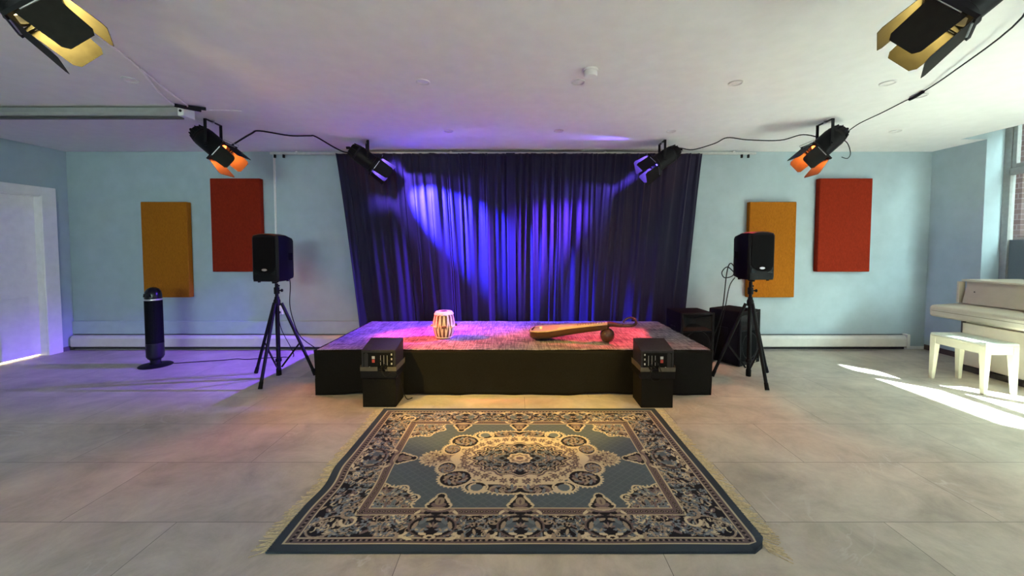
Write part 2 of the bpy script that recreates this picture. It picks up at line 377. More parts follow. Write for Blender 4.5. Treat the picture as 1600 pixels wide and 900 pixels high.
def curtain(xa0, xa1, xb0, xb1, ztop, zbot, seed, label, front):
    """xa: top edge span, xb: bottom edge span"""
    rr = random.Random(seed); nx, nz = 420, 60
    folds = []; x = 0
    while x < 1:
        folds.append((x, rr.uniform(.004, .013), rr.uniform(.010, .030), rr.uniform(-.03, .03))); x += rr.uniform(.012, .06)
    creases = [(rr.uniform(.03,.97), rr.uniform(.0012,.0022), rr.uniform(.02,.035)) for _ in range(7)]
    vs = []
    for j in range(nz+1):
        t = j/nz; z = ztop+(zbot-ztop)*t
        a = xa0+(xb0-xa0)*t**.9; b = xa1+(xb1-xa1)*t**.9
        for i in range(nx+1):
            u = i/nx; d = 0
            ampl = (1-.72*min(1, t*1.25))+.10
            for c0, w, h, dr in folds:
                q = (u-c0-dr*t)/(w*(1+1.1*t))
                if abs(q) < 3: d += h*ampl*math.exp(-q*q)
            for c0, w, h in creases:
                q = (u-c0)/w
                if abs(q) < 4: d -= h*math.exp(-q*q)*(.5+.5*t)
            d += .012*math.sin(u*21+seed)*(.4+t)+.004*math.sin(u*57+2*t+seed)
            yy = YB-.10-min(.17, max(.0, d+.04))
            if front and u > .95: yy = min(yy, YB-.185+.0*u)
            if not front and u < .05: yy = max(yy, YB-.165)
            vs.append((a+(b-a)*u, yy, z))
    fs = [(j*(nx+1)+i, j*(nx+1)+i+1, (j+1)*(nx+1)+i+1, (j+1)*(nx+1)+i) for j in range(nz) for i in range(nx)]
    m = MB(); m.add(vs, fs); o = m.build('stage_curtain', NAVY, smooth=180)
    sd = o.modifiers.new('thickness', 'SOLIDIFY'); sd.thickness = .004
    return tag(o, label, 'curtain', 'navy backdrop curtains behind the stage')
curtain(-2.44, -.03, -2.13, -.01, 2.70, .03, 3, 'dark navy backdrop curtain behind the small drum', True)
curtain(-.05, 2.50, -.03, 2.26, 2.70, .03, 11, 'dark navy backdrop curtain behind the long-necked instrument', False)

# ------------------------------------------------------------------ stage
SX0, SX1, SY0, SY1, SZ = -1.97, 1.90, 3.70, 5.14, .445
st = thing('stage_platform', 'low stage platform with black cloth skirt in front of navy curtain', 'stage', (0, 4.4, 0))
MB().box(SX0+.02, SX1-.02, SY0+.03-4.4, SY1-4.4, .36, SZ-.006).build('deck', BLACK_CLOTH, st, smooth=0)
for x in (SX0+.12, -.65, .62, SX1-.12):
    for y in (SY0+.15, SY1-.15): MB().box(x-.04, x+.04, y-4.44, y-4.36, 0, .36).build('leg', BLACK_METAL, st, smooth=0)
# skirt: one cloth round the front and both sides
path = []; n = 260
per = [(SX0, SY1), (SX0, SY0), (SX1, SY0), (SX1, SY1)]
seglen = [SY1-SY0, SX1-SX0, SY1-SY0]; tot = sum(seglen)
vs = []; rows = 14; N_ = 340
rr = random.Random(4); ph = [rr.uniform(0, 6) for _ in range(6)]
for j in range(rows+1):
    t = j/rows; z = SZ-.002-(SZ-.008)*t
    for i in range(N_+1):
        s = tot*i/N_
        if s < seglen[0]: p = (SX0, SY1-s); nn = (-1, 0)
        elif s < seglen[0]+seglen[1]: p = (SX0+s-seglen[0], SY0); nn = (0, -1)
        else: p = (SX1, SY0+s-seglen[0]-seglen[1]); nn = (1, 0)
        d = (.006*math.sin(s*5+ph[0])+.005*math.sin(s*11+ph[1]+2*t)+.003*math.sin(s*23+ph[2]-3*t))*(.3+t)
        zz = z+(.006*math.sin(s*3.1+ph[3])+.004*math.sin(s*7.7))*t
        ins = .02*t
        vs.append((p[0]+nn[0]*(d-ins), p[1]+nn[1]*(d-ins)-4.4, max(.004, zz)))
fs = [(j*(N_+1)+i, j*(N_+1)+i+1, (j+1)*(N_+1)+i+1, (j+1)*(N_+1)+i) for j in range(rows) for i in range(N_)]
m_ = MB(); m_.add(vs, fs); sk = m_.build('skirt', BLACK_CLOTH, st, smooth=60)
sd = sk.modifiers.new('thickness', 'SOLIDIFY'); sd.thickness = .003

def woven_mat():
    m, nt, b = new_mat('distressed_woven_carpet'); N = nt.nodes.new; L = nt.links.new
    tc = N('ShaderNodeTexCoord')
    def streak(sx, sy, det=4):
        mp = N('ShaderNodeMapping'); mp.inputs['Scale'].default_value = (sx, sy, 1); L(tc.outputs['Object'], mp.inputs[0])
        nz = N('ShaderNodeTexNoise'); nz.inputs['Scale'].default_value = 1; nz.inputs['Detail'].default_value = det; nz.inputs['Roughness'].default_value = .65
        L(mp.outputs[0], nz.inputs['Vector']); return nz
    a = streak(8, 150); c_ = streak(170, 7); p = streak(3.2, 3.6, 6)
    mx = N('ShaderNodeMath'); mx.operation = 'ADD'; L(a.outputs['Fac'], mx.inputs[0]); L(c_.outputs['Fac'], mx.inputs[1])
    m3 = N('ShaderNodeMath'); m3.operation = 'MULTIPLY_ADD'; m3.inputs[1].default_value = .7; L(p.outputs['Fac'], m3.inputs[0]); L(mx.outputs[0], m3.inputs[2])
    mr = N('ShaderNodeMapRange'); mr.inputs['From Min'].default_value = 1.08; mr.inputs['From Max'].default_value = 1.62; L(m3.outputs[0], mr.inputs['Value'])
    rp = N('ShaderNodeValToRGB'); e = rp.color_ramp.elements; e[0].color = (.035,.035,.045,1); e[1].color = (.43,.39,.39,1); e.new(.45).color = (.14,.13,.135,1)
    L(mr.outputs[0], rp.inputs['Fac']); L(rp.outputs['Color'], b.inputs['Base Color']); b.inputs['Roughness'].default_value = 1; b.inputs['Specular IOR Level'].default_value = .05
    bp = N('ShaderNodeBump'); bp.inputs['Strength'].default_value = .6; bp.inputs['Distance'].default_value = .006; L(mr.outputs[0], bp.inputs['Height']); L(bp.outputs['Normal'], b.inputs['Normal'])
    return m
nx, ny = 260, 96; vs = []
cx0, cx1, cy0, cy1 = SX0+.03, SX1-.03, SY0+.015, SY1-.01
rr = random.Random(9); jl = [rr.uniform(-.008,.008) for _ in range(ny+1)]; jr = [rr.uniform(-.010,.010) for _ in range(ny+1)]
for j in range(ny+1):
    y = cy0+(cy1-cy0)*j/ny
    for i in range(nx+1):
        u = i/nx; x = cx0+(cx1-cx0)*u+(jl[j] if i == 0 else 0)+(jr[j] if i == nx else 0)
        z = SZ+.006+.004*mnoise.noise((x*3, y*3, 1))+.0022*mnoise.noise((x*30, y*30, 1))
        yy = y
        if j == 0: yy -= .008*mnoise.noise((x*4, 3, 7))
        vs.append((x, yy, max(SZ+.002, z)))
fs = [(j*(nx+1)+i, j*(nx+1)+i+1, (j+1)*(nx+1)+i+1, (j+1)*(nx+1)+i) for j in range(ny) for i in range(nx)]
m_ = MB(); m_.add(vs, fs); sc_ = m_.build('stage_carpet', woven_mat(), smooth=60)
sd = sc_.modifiers.new('thickness', 'SOLIDIFY'); sd.thickness = .004
tag(sc_, 'pale distressed woven carpet covering the stage top', 'carpet')

# ------------------------------------------------------------------ medallion rug
HX, HY = 1.205, .81; RCX, RCY = .018, 2.577
NXQ, NYQ = 330, 222
qx = (np.arange(NXQ)+.5)/NXQ*HX; qy = (np.arange(NYQ)+.5)/NYQ*HY
QX, QY = np.meshgrid(qx, qy)
SLATE = np.array(lin('4c565e')); SLATE2 = np.array(lin('5d676e')); INK = np.array(lin('120f17')); CREAM = np.array(lin('bfae90'))
BEIGE = np.array(lin('8f7f6e')); MAUVE = np.array(lin('6b5a59')); GREY = np.array(lin('6a7078')); EDGE = np.array(lin('323b43'))
IMG = np.zeros((NYQ, NXQ, 3)); IMG[:] = SLATE
def put(mask, col): IMG[mask] = col
def ell(cx, cy, a, b, rot, col, lim=None):
    r_ = max(a, b)*1.05
    i0 = max(0, int((cx-r_)/HX*NXQ)); i1 = min(NXQ, int((cx+r_)/HX*NXQ)+2); j0 = max(0, int((cy-r_)/HY*NYQ)); j1 = min(NYQ, int((cy+r_)/HY*NYQ)+2)
    if i0 >= i1 or j0 >= j1: return
    X = QX[j0:j1, i0:i1]-cx; Y = QY[j0:j1, i0:i1]-cy; c, s = math.cos(rot), math.sin(rot)
    u = (X*c+Y*s)/a; v = (-X*s+Y*c)/b
    k = u*u+v*v < 1
    if lim is not None: k &= lim[j0:j1, i0:i1]
    IMG[j0:j1, i0:i1][k] = col
def flower(cx, cy, r, n, col, mid, rot=0, lim=None):
    for k in range(n):
        a = rot+2*PI*k/n; ell(cx+math.cos(a)*r*.6, cy+math.sin(a)*r*.6, r*.42, r*.24, a, col, lim)
    ell(cx, cy, r*.3, r*.3, 0, mid, lim)
def scroll(cx, cy, r0, a0, turn, w, col, shrink=.55, lim=None, n=60):
    for k in range(n):
        t = k/n; a = a0+turn*t; r_ = r0*(1-shrink*t)
        ell(cx+math.cos(a)*r_, cy+math.sin(a)*r_, w*(1.1-.4*t), w*(1.1-.4*t), 0, col, lim)
def teeth(cx, cy, rx, ry, a0, a1, n, l, w, col):
    for k in range(n):
        a = a0+(a1-a0)*(k+.5)/n; ell(cx+math.cos(a)*rx, cy+math.sin(a)*ry, l, w, a, col)
def sprinkle(mask, count, seed, cols, lmin, lmax):
    q = random.Random(seed); jj, ii = np.nonzero(mask)
    if not len(ii): return
    for _ in range(count):
        k = q.randrange(len(ii)); x, y = qx[ii[k]], qy[jj[k]]; kind = q.random(); l = q.uniform(lmin, lmax)
        if kind < .62:
            a = q.uniform(0, PI); c0 = q.choice(cols)
            ell(x, y, l, l*.36, a, c0, mask)
            if q.random() < .5: ell(x, y, l*.5, l*.12, a, INK if q.random() < .6 else CREAM, mask)
        elif kind < .85: flower(x, y, l*1.1, q.choice((5, 6)), q.choice(cols), q.choice((CREAM, INK)), q.random()*3, mask)
        else: scroll(x, y, l*1.1, q.random()*6, q.choice((4, -4)), l*.17, q.choice((BEIGE, CREAM)), .5, mask, 24)
# field lattice
u_ = QX/.030; v_ = QY/.026
lat = (np.abs(((u_+v_) % 2)-1) < .16) | (np.abs(((u_-v_) % 2)-1) < .16)
field = (QX < .83) & (QY < .50)
put(field & lat, SLATE*.6+SLATE2*.4)
# corner spandrels
def blob(fx, fy, rx, ry, lob, ph=0, amp=.10):
    th = np.arctan2((QY-fy)/ry, (QX-fx)/rx); rho = np.hypot((QX-fx)/rx, (QY-fy)/ry)
    return rho/(1+amp*np.cos(lob*th+ph))
b_ = blob(.80, .47, .205, .17, 9)
put(field & (b_ < 1.06), CREAM); put(field & (b_ < .99), INK)
k_ = field & (b_ < .97); sprinkle(k_, 150, 21, [BEIGE, MAUVE, GREY, SLATE2, MAUVE], .014, .028)
teeth(.80, .47, .20, .165, PI*.98, PI*1.55, 14, .014, .006, CREAM)
# borders
def band(d0, d1):   # distance ranges from field edge outward, separate for the two axes
    return d0, d1
bx = lambda v: QX > v
def frame(x0, y0, x1, y1): return ((QX > x0) | (QY > y0)) & (QX < x1) & (QY < y1)
g1 = frame(.83, .50, .89, .56); mn = frame(.89, .56, 1.095, .715); g2 = frame(1.095, .715, 1.15, .757); pl_ = frame(1.15, .757, 9, 9)
put(g1, MAUVE*.8); put(mn, INK); put(g2, MAUVE*.72); put(pl_, EDGE)
for (x0, y0) in ((.83, .50), (.885, .555), (1.098, .718), (1.148, .755)):
    put(frame(x0, y0, x0+.008, y0+.008), CREAM*.85)
# guard beads
for k in range(60):
    p = (k+.5)*.028
    if p < 1.09: ell(p, .531, .009, .008, 0, INK, g1); ell(p, .531, .004, .004, 0, BEIGE, g1); ell(p, .737, .008, .008, 0, INK, g2); ell(p+.014, .737, .004, .004, 0, BEIGE, g2)
    if p < .75: ell(.861, p, .008, .009, 0, INK, g1); ell(.861, p, .004, .004, 0, BEIGE, g1); ell(1.123, p, .008, .008, 0, INK, g2); ell(1.123, p+.014, .004, .004, 0, BEIGE, g2)
sprinkle(mn, 620, 5, [BEIGE, GREY, MAUVE, SLATE, SLATE2, GREY, BEIGE*1.15], .013, .026)
# cartouches that ride over the border
def cart(cx, vertical):
    def T(x, y): return (cx+x, .64+y) if not vertical else (.995+y*1.15, cx+x)
    def E(x, y, a, b, rot, col):
        X, Y = T(x, y); ell(X, Y, a, b, rot if not vertical else PI/2-rot, col)
    E(0, 0, .125, .085, 0, MAUVE*.75); E(0, 0, .115, .078, 0, INK)
    for s in (-1, 1):
        E(s*.05, .0, .042, .022, s*.5, SLATE); E(s*.062, .03, .034, .015, -s*.6, GREY); E(s*.055, -.035, .03, .014, s*.9, SLATE2)
        E(s*.09, -.005, .030, .011, s*1.3, BEIGE); E(s*.025, -.05, .02, .010, s*.3, BEIGE); E(s*.04, .055, .022, .009, -s*.2, CREAM)
        E(s*.135, .06, .024, .012, s*.7, CREAM); E(s*.15, .045, .018, .016, 0, INK); E(s*.165, .075, .026, .010, s*1.4, BEIGE); E(s*.11, .085, .03, .010, -s*.3, CREAM)
        E(s*.10, -.105, .024, .009, s*.8, CREAM); E(s*.075, -.115, .022, .010, -s*.5, BEIGE); E(s*.05, -.10, .018, .014, 0, INK)
    for k in range(5): E(math.sin((k-2)*.6)*.022, .012-math.cos((k-2)*.6)*.024, .017, .006, PI/2+(k-2)*.6, BEIGE if k % 2 else MAUVE)
    for s_ in (-1, 1):
        for k in range(6): E(s_*(.03+.016*k), .05*math.sin(k*2.1+.5), .014, .006, s_*(k*.9), [GREY, BEIGE, MAUVE, CREAM*.8][k % 4])
    E(0, .075, .03, .014, 0, CREAM); E(0, .078, .014, .007, 0, INK)
    E(0, -.105, .03, .026, 0, INK); E(0, -.12, .07, .016, 0, MAUVE)
    # pendant that points into the field
    for g, c in ((.010, CREAM*.85), (0, INK)):
        E(0, -.160, .066+g, .034+g, 0, c); E(0, -.185, .050+g, .045+g, 0, c); E(0, -.225, .026+g, .034+g, 0, c)
    E(0, -.165, .042, .022, 0, MAUVE); E(0, -.195, .026, .034, 0, BEIGE*.85); E(0, -.190, .006, .020, 0, MAUVE*.7)
    for s_ in (-1, 1):
        for k in range(4): E(s_*(.066-.013*k), -.165-.020*k, .014, .006, s_*(.5+.2*k), CREAM)
    E(0, -.135, .055, .010, 0, BEIGE)
for x in (0, .455): cart(x, False)
cart(0, True)
# corner flourish
ell(1.0, .64, .10, .07, .6, BEIGE); ell(1.0, .64, .09, .06, .6, INK); sprinkle(((QX-1.0)**2/.008+(QY-.64)**2/.0035) < 1, 30, 77, [BEIGE, GREY, CREAM*.9], .014, .024)
scroll(.90, .60, .045, 0, 5.2, .008, CREAM, .5); scroll(.93, .54, .04, 2, -5, .008, BEIGE, .5)
# medallion
A_, B_ = .455, .315
# finials on the long axis
b_ = blob(.555, 0, .125, .095, 12, 0, .06); put(b_ < 1, BEIGE); sprinkle(b_ < .95, 46, 61, [CREAM*.9, MAUVE, CREAM*.8], .010, .02); flower(.53, 0, .04, 8, MAUVE*.7, BEIGE)
for k in range(10):
    a = -1.3+2.6*k/9; ell(.555+math.cos(a)*.118, math.sin(a)*.092, .016, .006, a, CREAM)
# outer scroll lobes
lobes = [(.10, .325, .115, .048, -.12), (.40, .225, .098, .082, .3), (.475, .115, .055, .06, 0)]
for cx, cy, a, b, ro in lobes:
    ell(cx, cy, a+.014, b+.014, ro, CREAM); ell(cx, cy, a, b, ro, INK)
    for k in range(16):
        an = -.6+3.6*k/15; ell(cx+math.cos(an)*(a+.016), cy+math.sin(an)*(b+.016), .010, .006, an, CREAM)
b_ = blob(0, 0, A_, B_, 12, 0, .035)
put(b_ < 1, CREAM)
sprinkle(b_ < .97, 88, 33, [MAUVE, BEIGE*.8, MAUVE*.8], .010, .017)
for k in range(9):
    a = PI/2*(k+.4)/9; flower(math.cos(a)*A_*.83, math.sin(a)*B_*.83, .028, 6, MAUVE*.8, BEIGE, k)
for cx, cy, a, b, ro in lobes:
    ell(cx, cy+(.0 if cy < .3 else .012), a-.006, b-.012, ro, INK)
    q = random.Random(int(cx*1000))
    for k in range(13):
        an = 2*PI*k/13; ell(cx+math.cos(an)*a*.6, cy+.006+math.sin(an)*b*.55, .026, .010, an+.9, [BEIGE, MAUVE, GREY][k % 3])
    flower(cx, cy+.006, min(a, b)*.42, 6, BEIGE, INK)
# the ring curls
ell(.265, .318, .075, .058, 0, CREAM); ell(.265, .318, .063, .046, 0, INK); ell(.272, .322, .048, .034, 0, SLATE2)
scroll(.265, .318, .052, 3.2, -4.6, .009, CREAM, .35)
teeth(.265, .318, .078, .060, 0, 2.6, 9, .011, .006, CREAM)
# inner dark medallion
b_ = blob(0, 0, .315, .19, 16, 0, .06)
put(b_ < 1.06, MAUVE*.8); put(b_ < 1.0, CREAM*.9); put(b_ < .965, INK)
sprinkle(b_ < .93, 130, 44, [GREY, MAUVE, BEIGE, SLATE2], .012, .024)
b2 = (np.abs(QX)/.185+np.abs(QY)/.115); put(b2 < 1, INK); put((b2 < .97) & (b2 > .9), GREY); put((b2 < .9) & lat, SLATE2)
b_ = blob(0, 0, .082, .062, 8, 0, .09); put(b_ < 1.0, CREAM); put(b_ < .8, BEIGE*.75); put(b_ < .55, CREAM); put(b_ < .3, MAUVE)
rug_rgb = np.concatenate([np.concatenate([IMG[::-1, ::-1], IMG[::-1, :]], 1), np.concatenate([IMG[:, ::-1], IMG], 1)], 0)
ny, nx = rug_rgb.shape[:2]
gx = np.concatenate([-qx[::-1], qx]); gy = np.concatenate([-qy[::-1], qy])
gx[0], gx[-1], gy[0], gy[-1] = -HX, HX, -HY, HY
GX, GY = np.meshgrid(gx, gy)
GZ = .011+.0012*np.sin(GX*9+1)*np.sin(GY*7)
# the left short edge lies in a slow wave, the near corner on the right is rounded and lifted
wv = np.exp(-((GX+HX)/.22)**2)*np.exp(-((GY+.18)/.16)**2); GZ = GZ+.016*wv; GX2 = GX-.0*wv+.03*np.exp(-((GX+HX)/.35)**2)*np.exp(-((GY+.30)/.14)**2)
cor = np.clip((GX-(HX-.10))/.10, 0, 1)*np.clip((-(HY-.10)-GY)/.10, 0, 1); GX2 = GX2-.045*cor; GY2 = GY+.035*cor; GZ = GZ+.018*cor
co = np.stack([GX2, GY2, GZ], -1).reshape(-1, 3)
idx = np.arange(nx*ny).reshape(ny, nx)
quads = np.stack([idx[:-1,:-1], idx[:-1,1:], idx[1:,1:], idx[1:,:-1]], -1).reshape(-1, 4)
# skirt down to the floor
rim = np.concatenate([idx[0,:], idx[1:,-1], idx[-1,-2::-1], idx[-2:0:-1,0]])
nb = nx*ny; low = co[rim].copy(); low[:,2] = .001
co = np.concatenate([co, low]); lowi = nb+np.arange(len(rim)); rn = np.roll(rim, -1); ln = np.roll(lowi, -1)
quads = np.concatenate([quads, np.stack([rim, lowi, ln, rn], -1)])
me = bpy.data.meshes.new('medallion_rug')
me.vertices.add(len(co)); me.vertices.foreach_set('co', co.astype(np.float32).ravel())
me.loops.add(quads.size); me.loops.foreach_set('vertex_index', quads.astype(np.int32).ravel())
me.polygons.add(len(quads)); me.polygons.foreach_set('loop_start', (np.arange(len(quads))*4).astype(np.int32)); me.polygons.foreach_set('loop_total', np.full(len(quads), 4, np.int32))
me.update(); me.validate()
at = me.color_attributes.new('weave', 'FLOAT_COLOR', 'POINT')
rgba = np.ones((len(co), 4), np.float32); rgba[:nb,:3] = rug_rgb.reshape(-1, 3); rgba[nb:,:3] = EDGE
at.data.foreach_set('color', rgba.ravel())
def rug_mat():
    m, nt, b = new_mat('woven_rug'); N = nt.nodes.new; L = nt.links.new
    a = N('ShaderNodeVertexColor'); a.layer_name = 'weave'
    tc = N('ShaderNodeTexCoord'); nz = N('ShaderNodeTexNoise'); nz.inputs['Scale'].default_value = 260; L(tc.outputs['Object'], nz.inputs['Vector'])
    mr = N('ShaderNodeMapRange'); mr.inputs['To Min'].default_value = .75; mr.inputs['To Max'].default_value = 1.25; L(nz.outputs['Fac'], mr.inputs['Value'])
    mx = N('ShaderNodeVectorMath'); mx.operation = 'SCALE'; L(a.outputs['Color'], mx.inputs[0]); L(mr.outputs[0], mx.inputs['Scale'])
    L(mx.outputs[0], b.inputs['Base Color']); b.inputs['Roughness'].default_value = 1; b.inputs['Specular IOR Level'].default_value = .05
    b.inputs['Sheen Weight'].default_value = .1
    return m
me.materials.append(rug_mat())
rug = bpy.data.objects.new('medallion_rug', me); COL.objects.link(rug); rug.location = (RCX, RCY, 0)
tag(rug, 'slate blue medallion rug with cream fringe on floor before the stage', 'rug')
FRINGE = mat('cream_fringe', lin('c9b894'), .95, 0, .25, 60)
for s, nm in ((-1, 'fringe'), (1, 'fringe')):
    m_ = MB(); q = random.Random(50+s)
    for k in range(300):
        y = -HY+.01+(2*HY-.02)*k/299+q.uniform(-.004,.004); x0 = s*(HX-.004); l = q.uniform(.055,.09)
        if s < 0: x0 += .03*math.exp(-((y+.30)/.14)**2)
        dy = q.uniform(-.035,.02)
        if s > 0 and y < -.72: x0 -= .03; dy -= .04
        m_.tube([(x0,y,.010),(x0+s*l*.45,y+dy*.5,.005+q.uniform(0,.003)),(x0+s*l,y+dy,.003)], .0022, 4)
    fo = m_.build(nm, FRINGE, rug, smooth=0); fo['kind'] = 'stuff'; fo['label'] = 'cream fringe along the short edge'

# ------------------------------------------------------------------ stage lamps
GEL = {'warm': (1.0, .80, .36), 'red': (1.0, .16, .035), 'blue': (.10, .07, 1.0)}
SPILL = {'warm': (1.0,.74,.20), 'red': (1.0,.20,.03), 'blue': (.22,.12,1.0)}
FLAP = {}
for k, c in {'warm': (.016,.015,.013), 'red': (.016,.015,.014), 'blue': (.012,.012,.013)}.items():
    FLAP[k] = mat('barn_door_black_'+k, c, .6, 0, .15, 30, 0, .06)
def lamp(pivot, target, kind, label, glow_s, watt, cone, beam_col, flaps=(5,5,4,4), flen=.19, roll=0, blend=.5, spill=60):
    P = Vector(pivot); d = (Vector(target)-P).normalized()
    X = d.cross(Vector((0,0,1))).normalized(); Y = X.cross(d)          # X to the lamp's right, Y up
    if roll: Q = Matrix.Rotation(math.radians(roll), 3, d); X2, Y2 = Q @ X, Q @ Y
    else: X2, Y2 = X, Y
    base = Vector((P.x, P.y, CZ))
    o = thing('stage_lamp', label, 'stage lamp', base, 0, 'black stage lamps with barn doors under the ceiling')
    off = P-base
    M = Matrix.Translation(off) @ Matrix((X2, Y2, d)).transposed().to_4x4()
    # can and ribbed rear cap
    b = MB(M)
    b.lathe([(.098,-.13),(.102,-.12),(.102,.07),(.112,.075),(.112,.10),(.092,.10),(.092,.02)], 28, cap=False)
    b.build('can_body', BLACK_METAL, o)
    r = MB(M); r.lathe([(.02,-.235),(.055,-.232),(.07,-.215),(.078,-.17),(.098,-.15),(.098,-.131)], 28)
    for k in range(10):
        a = 2*PI*k/10; r.bar((.072*math.cos(a),.072*math.sin(a),-.225),(.092*math.cos(a),.092*math.sin(a),-.15),.006,.012)
    r.cyl((0,0,-.235),(0,-.03,-.27),.016,10)
    rc = r.build('rear_cap', BLACK_METAL, o)
    # square colour frame
    f = MB(M); q = .118; z0, z1 = .101, .1172
    f.box(-q,q,-q,-.088,z0,z1).box(-q,q,.088,q,z0,z1).box(-q,-.088,-.088,.088,z0,z1).box(.088,q,-.088,.088,z0,z1)
    f.build('gel_frame', BLACK_METAL, o, smooth=0)
    w = MB(M)
    w.tube([(-.118,.118,.114),(-.118,.14,.11),(.118,.14,.11),(.118,.118,.114)], .003, 6); w.build('safety_wire', STEEL, o)
    MB(M).lathe([(.09,.055),(.09,.06)], 28).build('lens', glow('gel_light_'+kind+str(len(bpy.data.objects)), GEL[kind], glow_s), o, smooth=0)
    # four barn doors hinged on the frame
    for k, an in enumerate(flaps):            # up, down, right, left
        a = math.radians(an); wide = k < 2
        h = .106 if wide else .082; tip = (.126 if wide else .075); L_ = flen
        e = Matrix.Rotation({0:0, 1:PI, 2:-PI/2, 3:PI/2}[k], 4, 'Z')
        fm = M @ e @ Matrix.Translation((0,.108,.118)) @ Matrix.Rotation(-a, 4, 'X')
        c = .022
        poly = [(-h,0),(h,0),(tip,L_-c),(tip-c*.8,L_),(-tip+c*.8,L_),(-tip,L_-c)]
        g = MB(fm); g.loft([[(x, -.0012, z) for x, z in poly], [(x, .0012, z) for x, z in poly]])
        fl_ = g.build('barn_door', FLAP[kind], o, smooth=0)
        MB(fm).cyl((-h*.7,.003,.0),(h*.7,.003,.0),.005,8).build('hinge', STEEL, fl_)
    # yoke: strap up to the ceiling
    hx = Vector((X.x, X.y, 0)).normalized(); top = -.022
    aL, aR = off-hx*.118, off+hx*.118
    tL, tR = Vector((aL.x, aL.y, top)), Vector((aR.x, aR.y, top))
    y = MB(); fw = Vector((d.x, d.y, 0)).normalized()
    y.bar(aL-Vector((0,0,.03)), tL, .028, .006, hx).bar(aR-Vector((0,0,.03)), tR, .028, .006, hx); y.bar(tL-hx*.003, tR+hx*.003, .028, .006)
    yk = y.build('yoke', BLACK_METAL, o, smooth=0)
    for e in (aL, aR): MB().cyl(e-hx*.018, e+hx*.018, .012, 12).build('knob', BLACK_PLASTIC, yk)
    MB().cyl((off.x,off.y,top-.01),(off.x,off.y,0),.014,12).build('ceiling_bolt', STEEL, o)
    li = bpy.data.lights.new('stage_lamp_beam', 'SPOT'); li.energy = watt; li.color = beam_col; li.spot_size = math.radians(cone); li.spot_blend = blend; li.shadow_soft_size = .03
    lo = bpy.data.objects.new('stage_lamp_beam', li); COL.objects.link(lo); lo.parent = o
    l2 = bpy.data.lights.new('stage_lamp_spill', 'SPOT'); l2.energy = spill; l2.color = SPILL[kind]; l2.spot_size = math.radians(165); l2.spot_blend = .6; l2.shadow_soft_size = .03
    lo2 = bpy.data.objects.new('stage_lamp_spill', l2); COL.objects.link(lo2); lo2.parent = o
    lo2.location = off+d*.075; lo2.rotation_euler = d.to_track_quat('-Z', 'Y').to_euler()
    lo.location = off+d*.075; lo.rotation_euler = d.to_track_quat('-Z', 'Y').to_euler()
    return o
lamp((-2.24,1.75,2.585), (-.03,3.62,.10), 'warm', 'black stage lamp with yellow glowing barn doors, nearest on the left, by the white cable', 14, 440, 36, (1.0,.66,.09), flaps=(4,4,2,2), spill=105)
lamp((1.975,1.71,2.55), (-.09,3.62,.10), 'warm', 'black stage lamp with pale yellow glow hanging nearest on the window side', 10, 340, 36, (1.0,.68,.10), flaps=(4,4,2,2), spill=48)
lamp((-3.16,4.08,2.50), (-.85,4.28,.45), 'red', 'black stage lamp with orange gel hanging beside the grey screen casing', 8, 2900, 26, (1.0,.06,.10), flaps=(0,12,0,2), spill=105, blend=.7)
lamp((3.20,4.08,2.50), (1.0,4.32,.45), 'red', 'black stage lamp with orange-red gel hanging above the ochre panel near the window', 8, 2200, 26, (1.0,.06,.10), flaps=(0,12,2,0), spill=90, blend=.7)
lamp((-1.86,4.86,2.52), (-0.357, 5.561, 1.402), 'blue', 'black stage lamp throwing blue light, above the small drum side of the curtain', 8, 13000, 40, (.05,.035,1.0), spill=220, blend=.7)
lamp((1.80,4.86,2.52), (0.127, 4.977, 1.431), 'blue', 'black stage lamp throwing blue light, above the instrument side of the curtain', 8, 6200, 44, (.17,.05,1.0), roll=35, spill=170, blend=1.0)

# cables along the ceiling
def wire(name, pts, r, m, label, cat, group=None, steps=6):
    return tag(MB().tube(pts, r, 6, steps).build(name, m), label, cat, group)
wire('power_cable', [(-3.13,4.3,2.56),(-2.95,4.35,2.70),(-2.9,4.42,2.75),(-2.6,4.48,2.715),(-2.42,4.56,2.735),(-2.36,4.6,2.735),(-2.2,4.75,2.64),(-2.08,4.8,2.60),(-1.98,4.85,2.66),(-1.90,5.0,2.60)], .009, CABLE, 'thick black cable looping from the orange lamp to the drum-side blue lamp', 'cable')
wire('power_cable', [(1.92,5.02,2.60),(2.02,4.95,2.69),(2.2,4.9,2.66),(2.42,4.8,2.71),(2.52,4.7,2.752),(2.7,4.6,2.70),(2.95,4.4,2.64),(3.1,4.25,2.66),(3.28,4.2,2.60)], .006, CABLE, 'black cable looping between the blue lamp and orange-red lamp on the window side', 'cable')
wire('power_cable', [(3.30,4.12,2.60),(3.42,4.1,2.63),(3.40,3.9,2.67),(3.44,3.7,2.71),(3.46,3.52,2.745),(3.43,3.36,2.748),(3.2,2.9,2.73),(2.8,2.2,2.72),(2.25,1.75,2.70)], .005, CABLE, 'black cable running along the ceiling to the nearest window-side lamp', 'cable')
tag(MB().tube([(3.45,3.46,2.74),(3.44,3.40,2.742),(3.40,3.30,2.744)], .013, 8, 4).build('cable_connector', BLACK_PLASTIC), 'black inline plug on the ceiling cable next to a downlight', 'plug')
tag(MB().tube([(3.30,4.13,2.58),(3.40,4.06,2.54),(3.44,4.04,2.42),(3.38,4.0,2.35),(3.31,3.99,2.36)], .004, 6, 8).build('safety_cable', CABLE), 'thin black safety loop hanging at the orange-red lamp', 'cable')
WCAB = mat('white_cable', (.82,.80,.80), .5)
wire('white_cable', [(-2.3,1.95,2.70),(-2.55,2.4,2.735),(-2.75,2.86,2.75),(-3.0,3.3,2.742),(-3.12,3.58,2.735)], .008, WCAB, 'white cable along the ceiling ending beside the screen casing', 'cable')
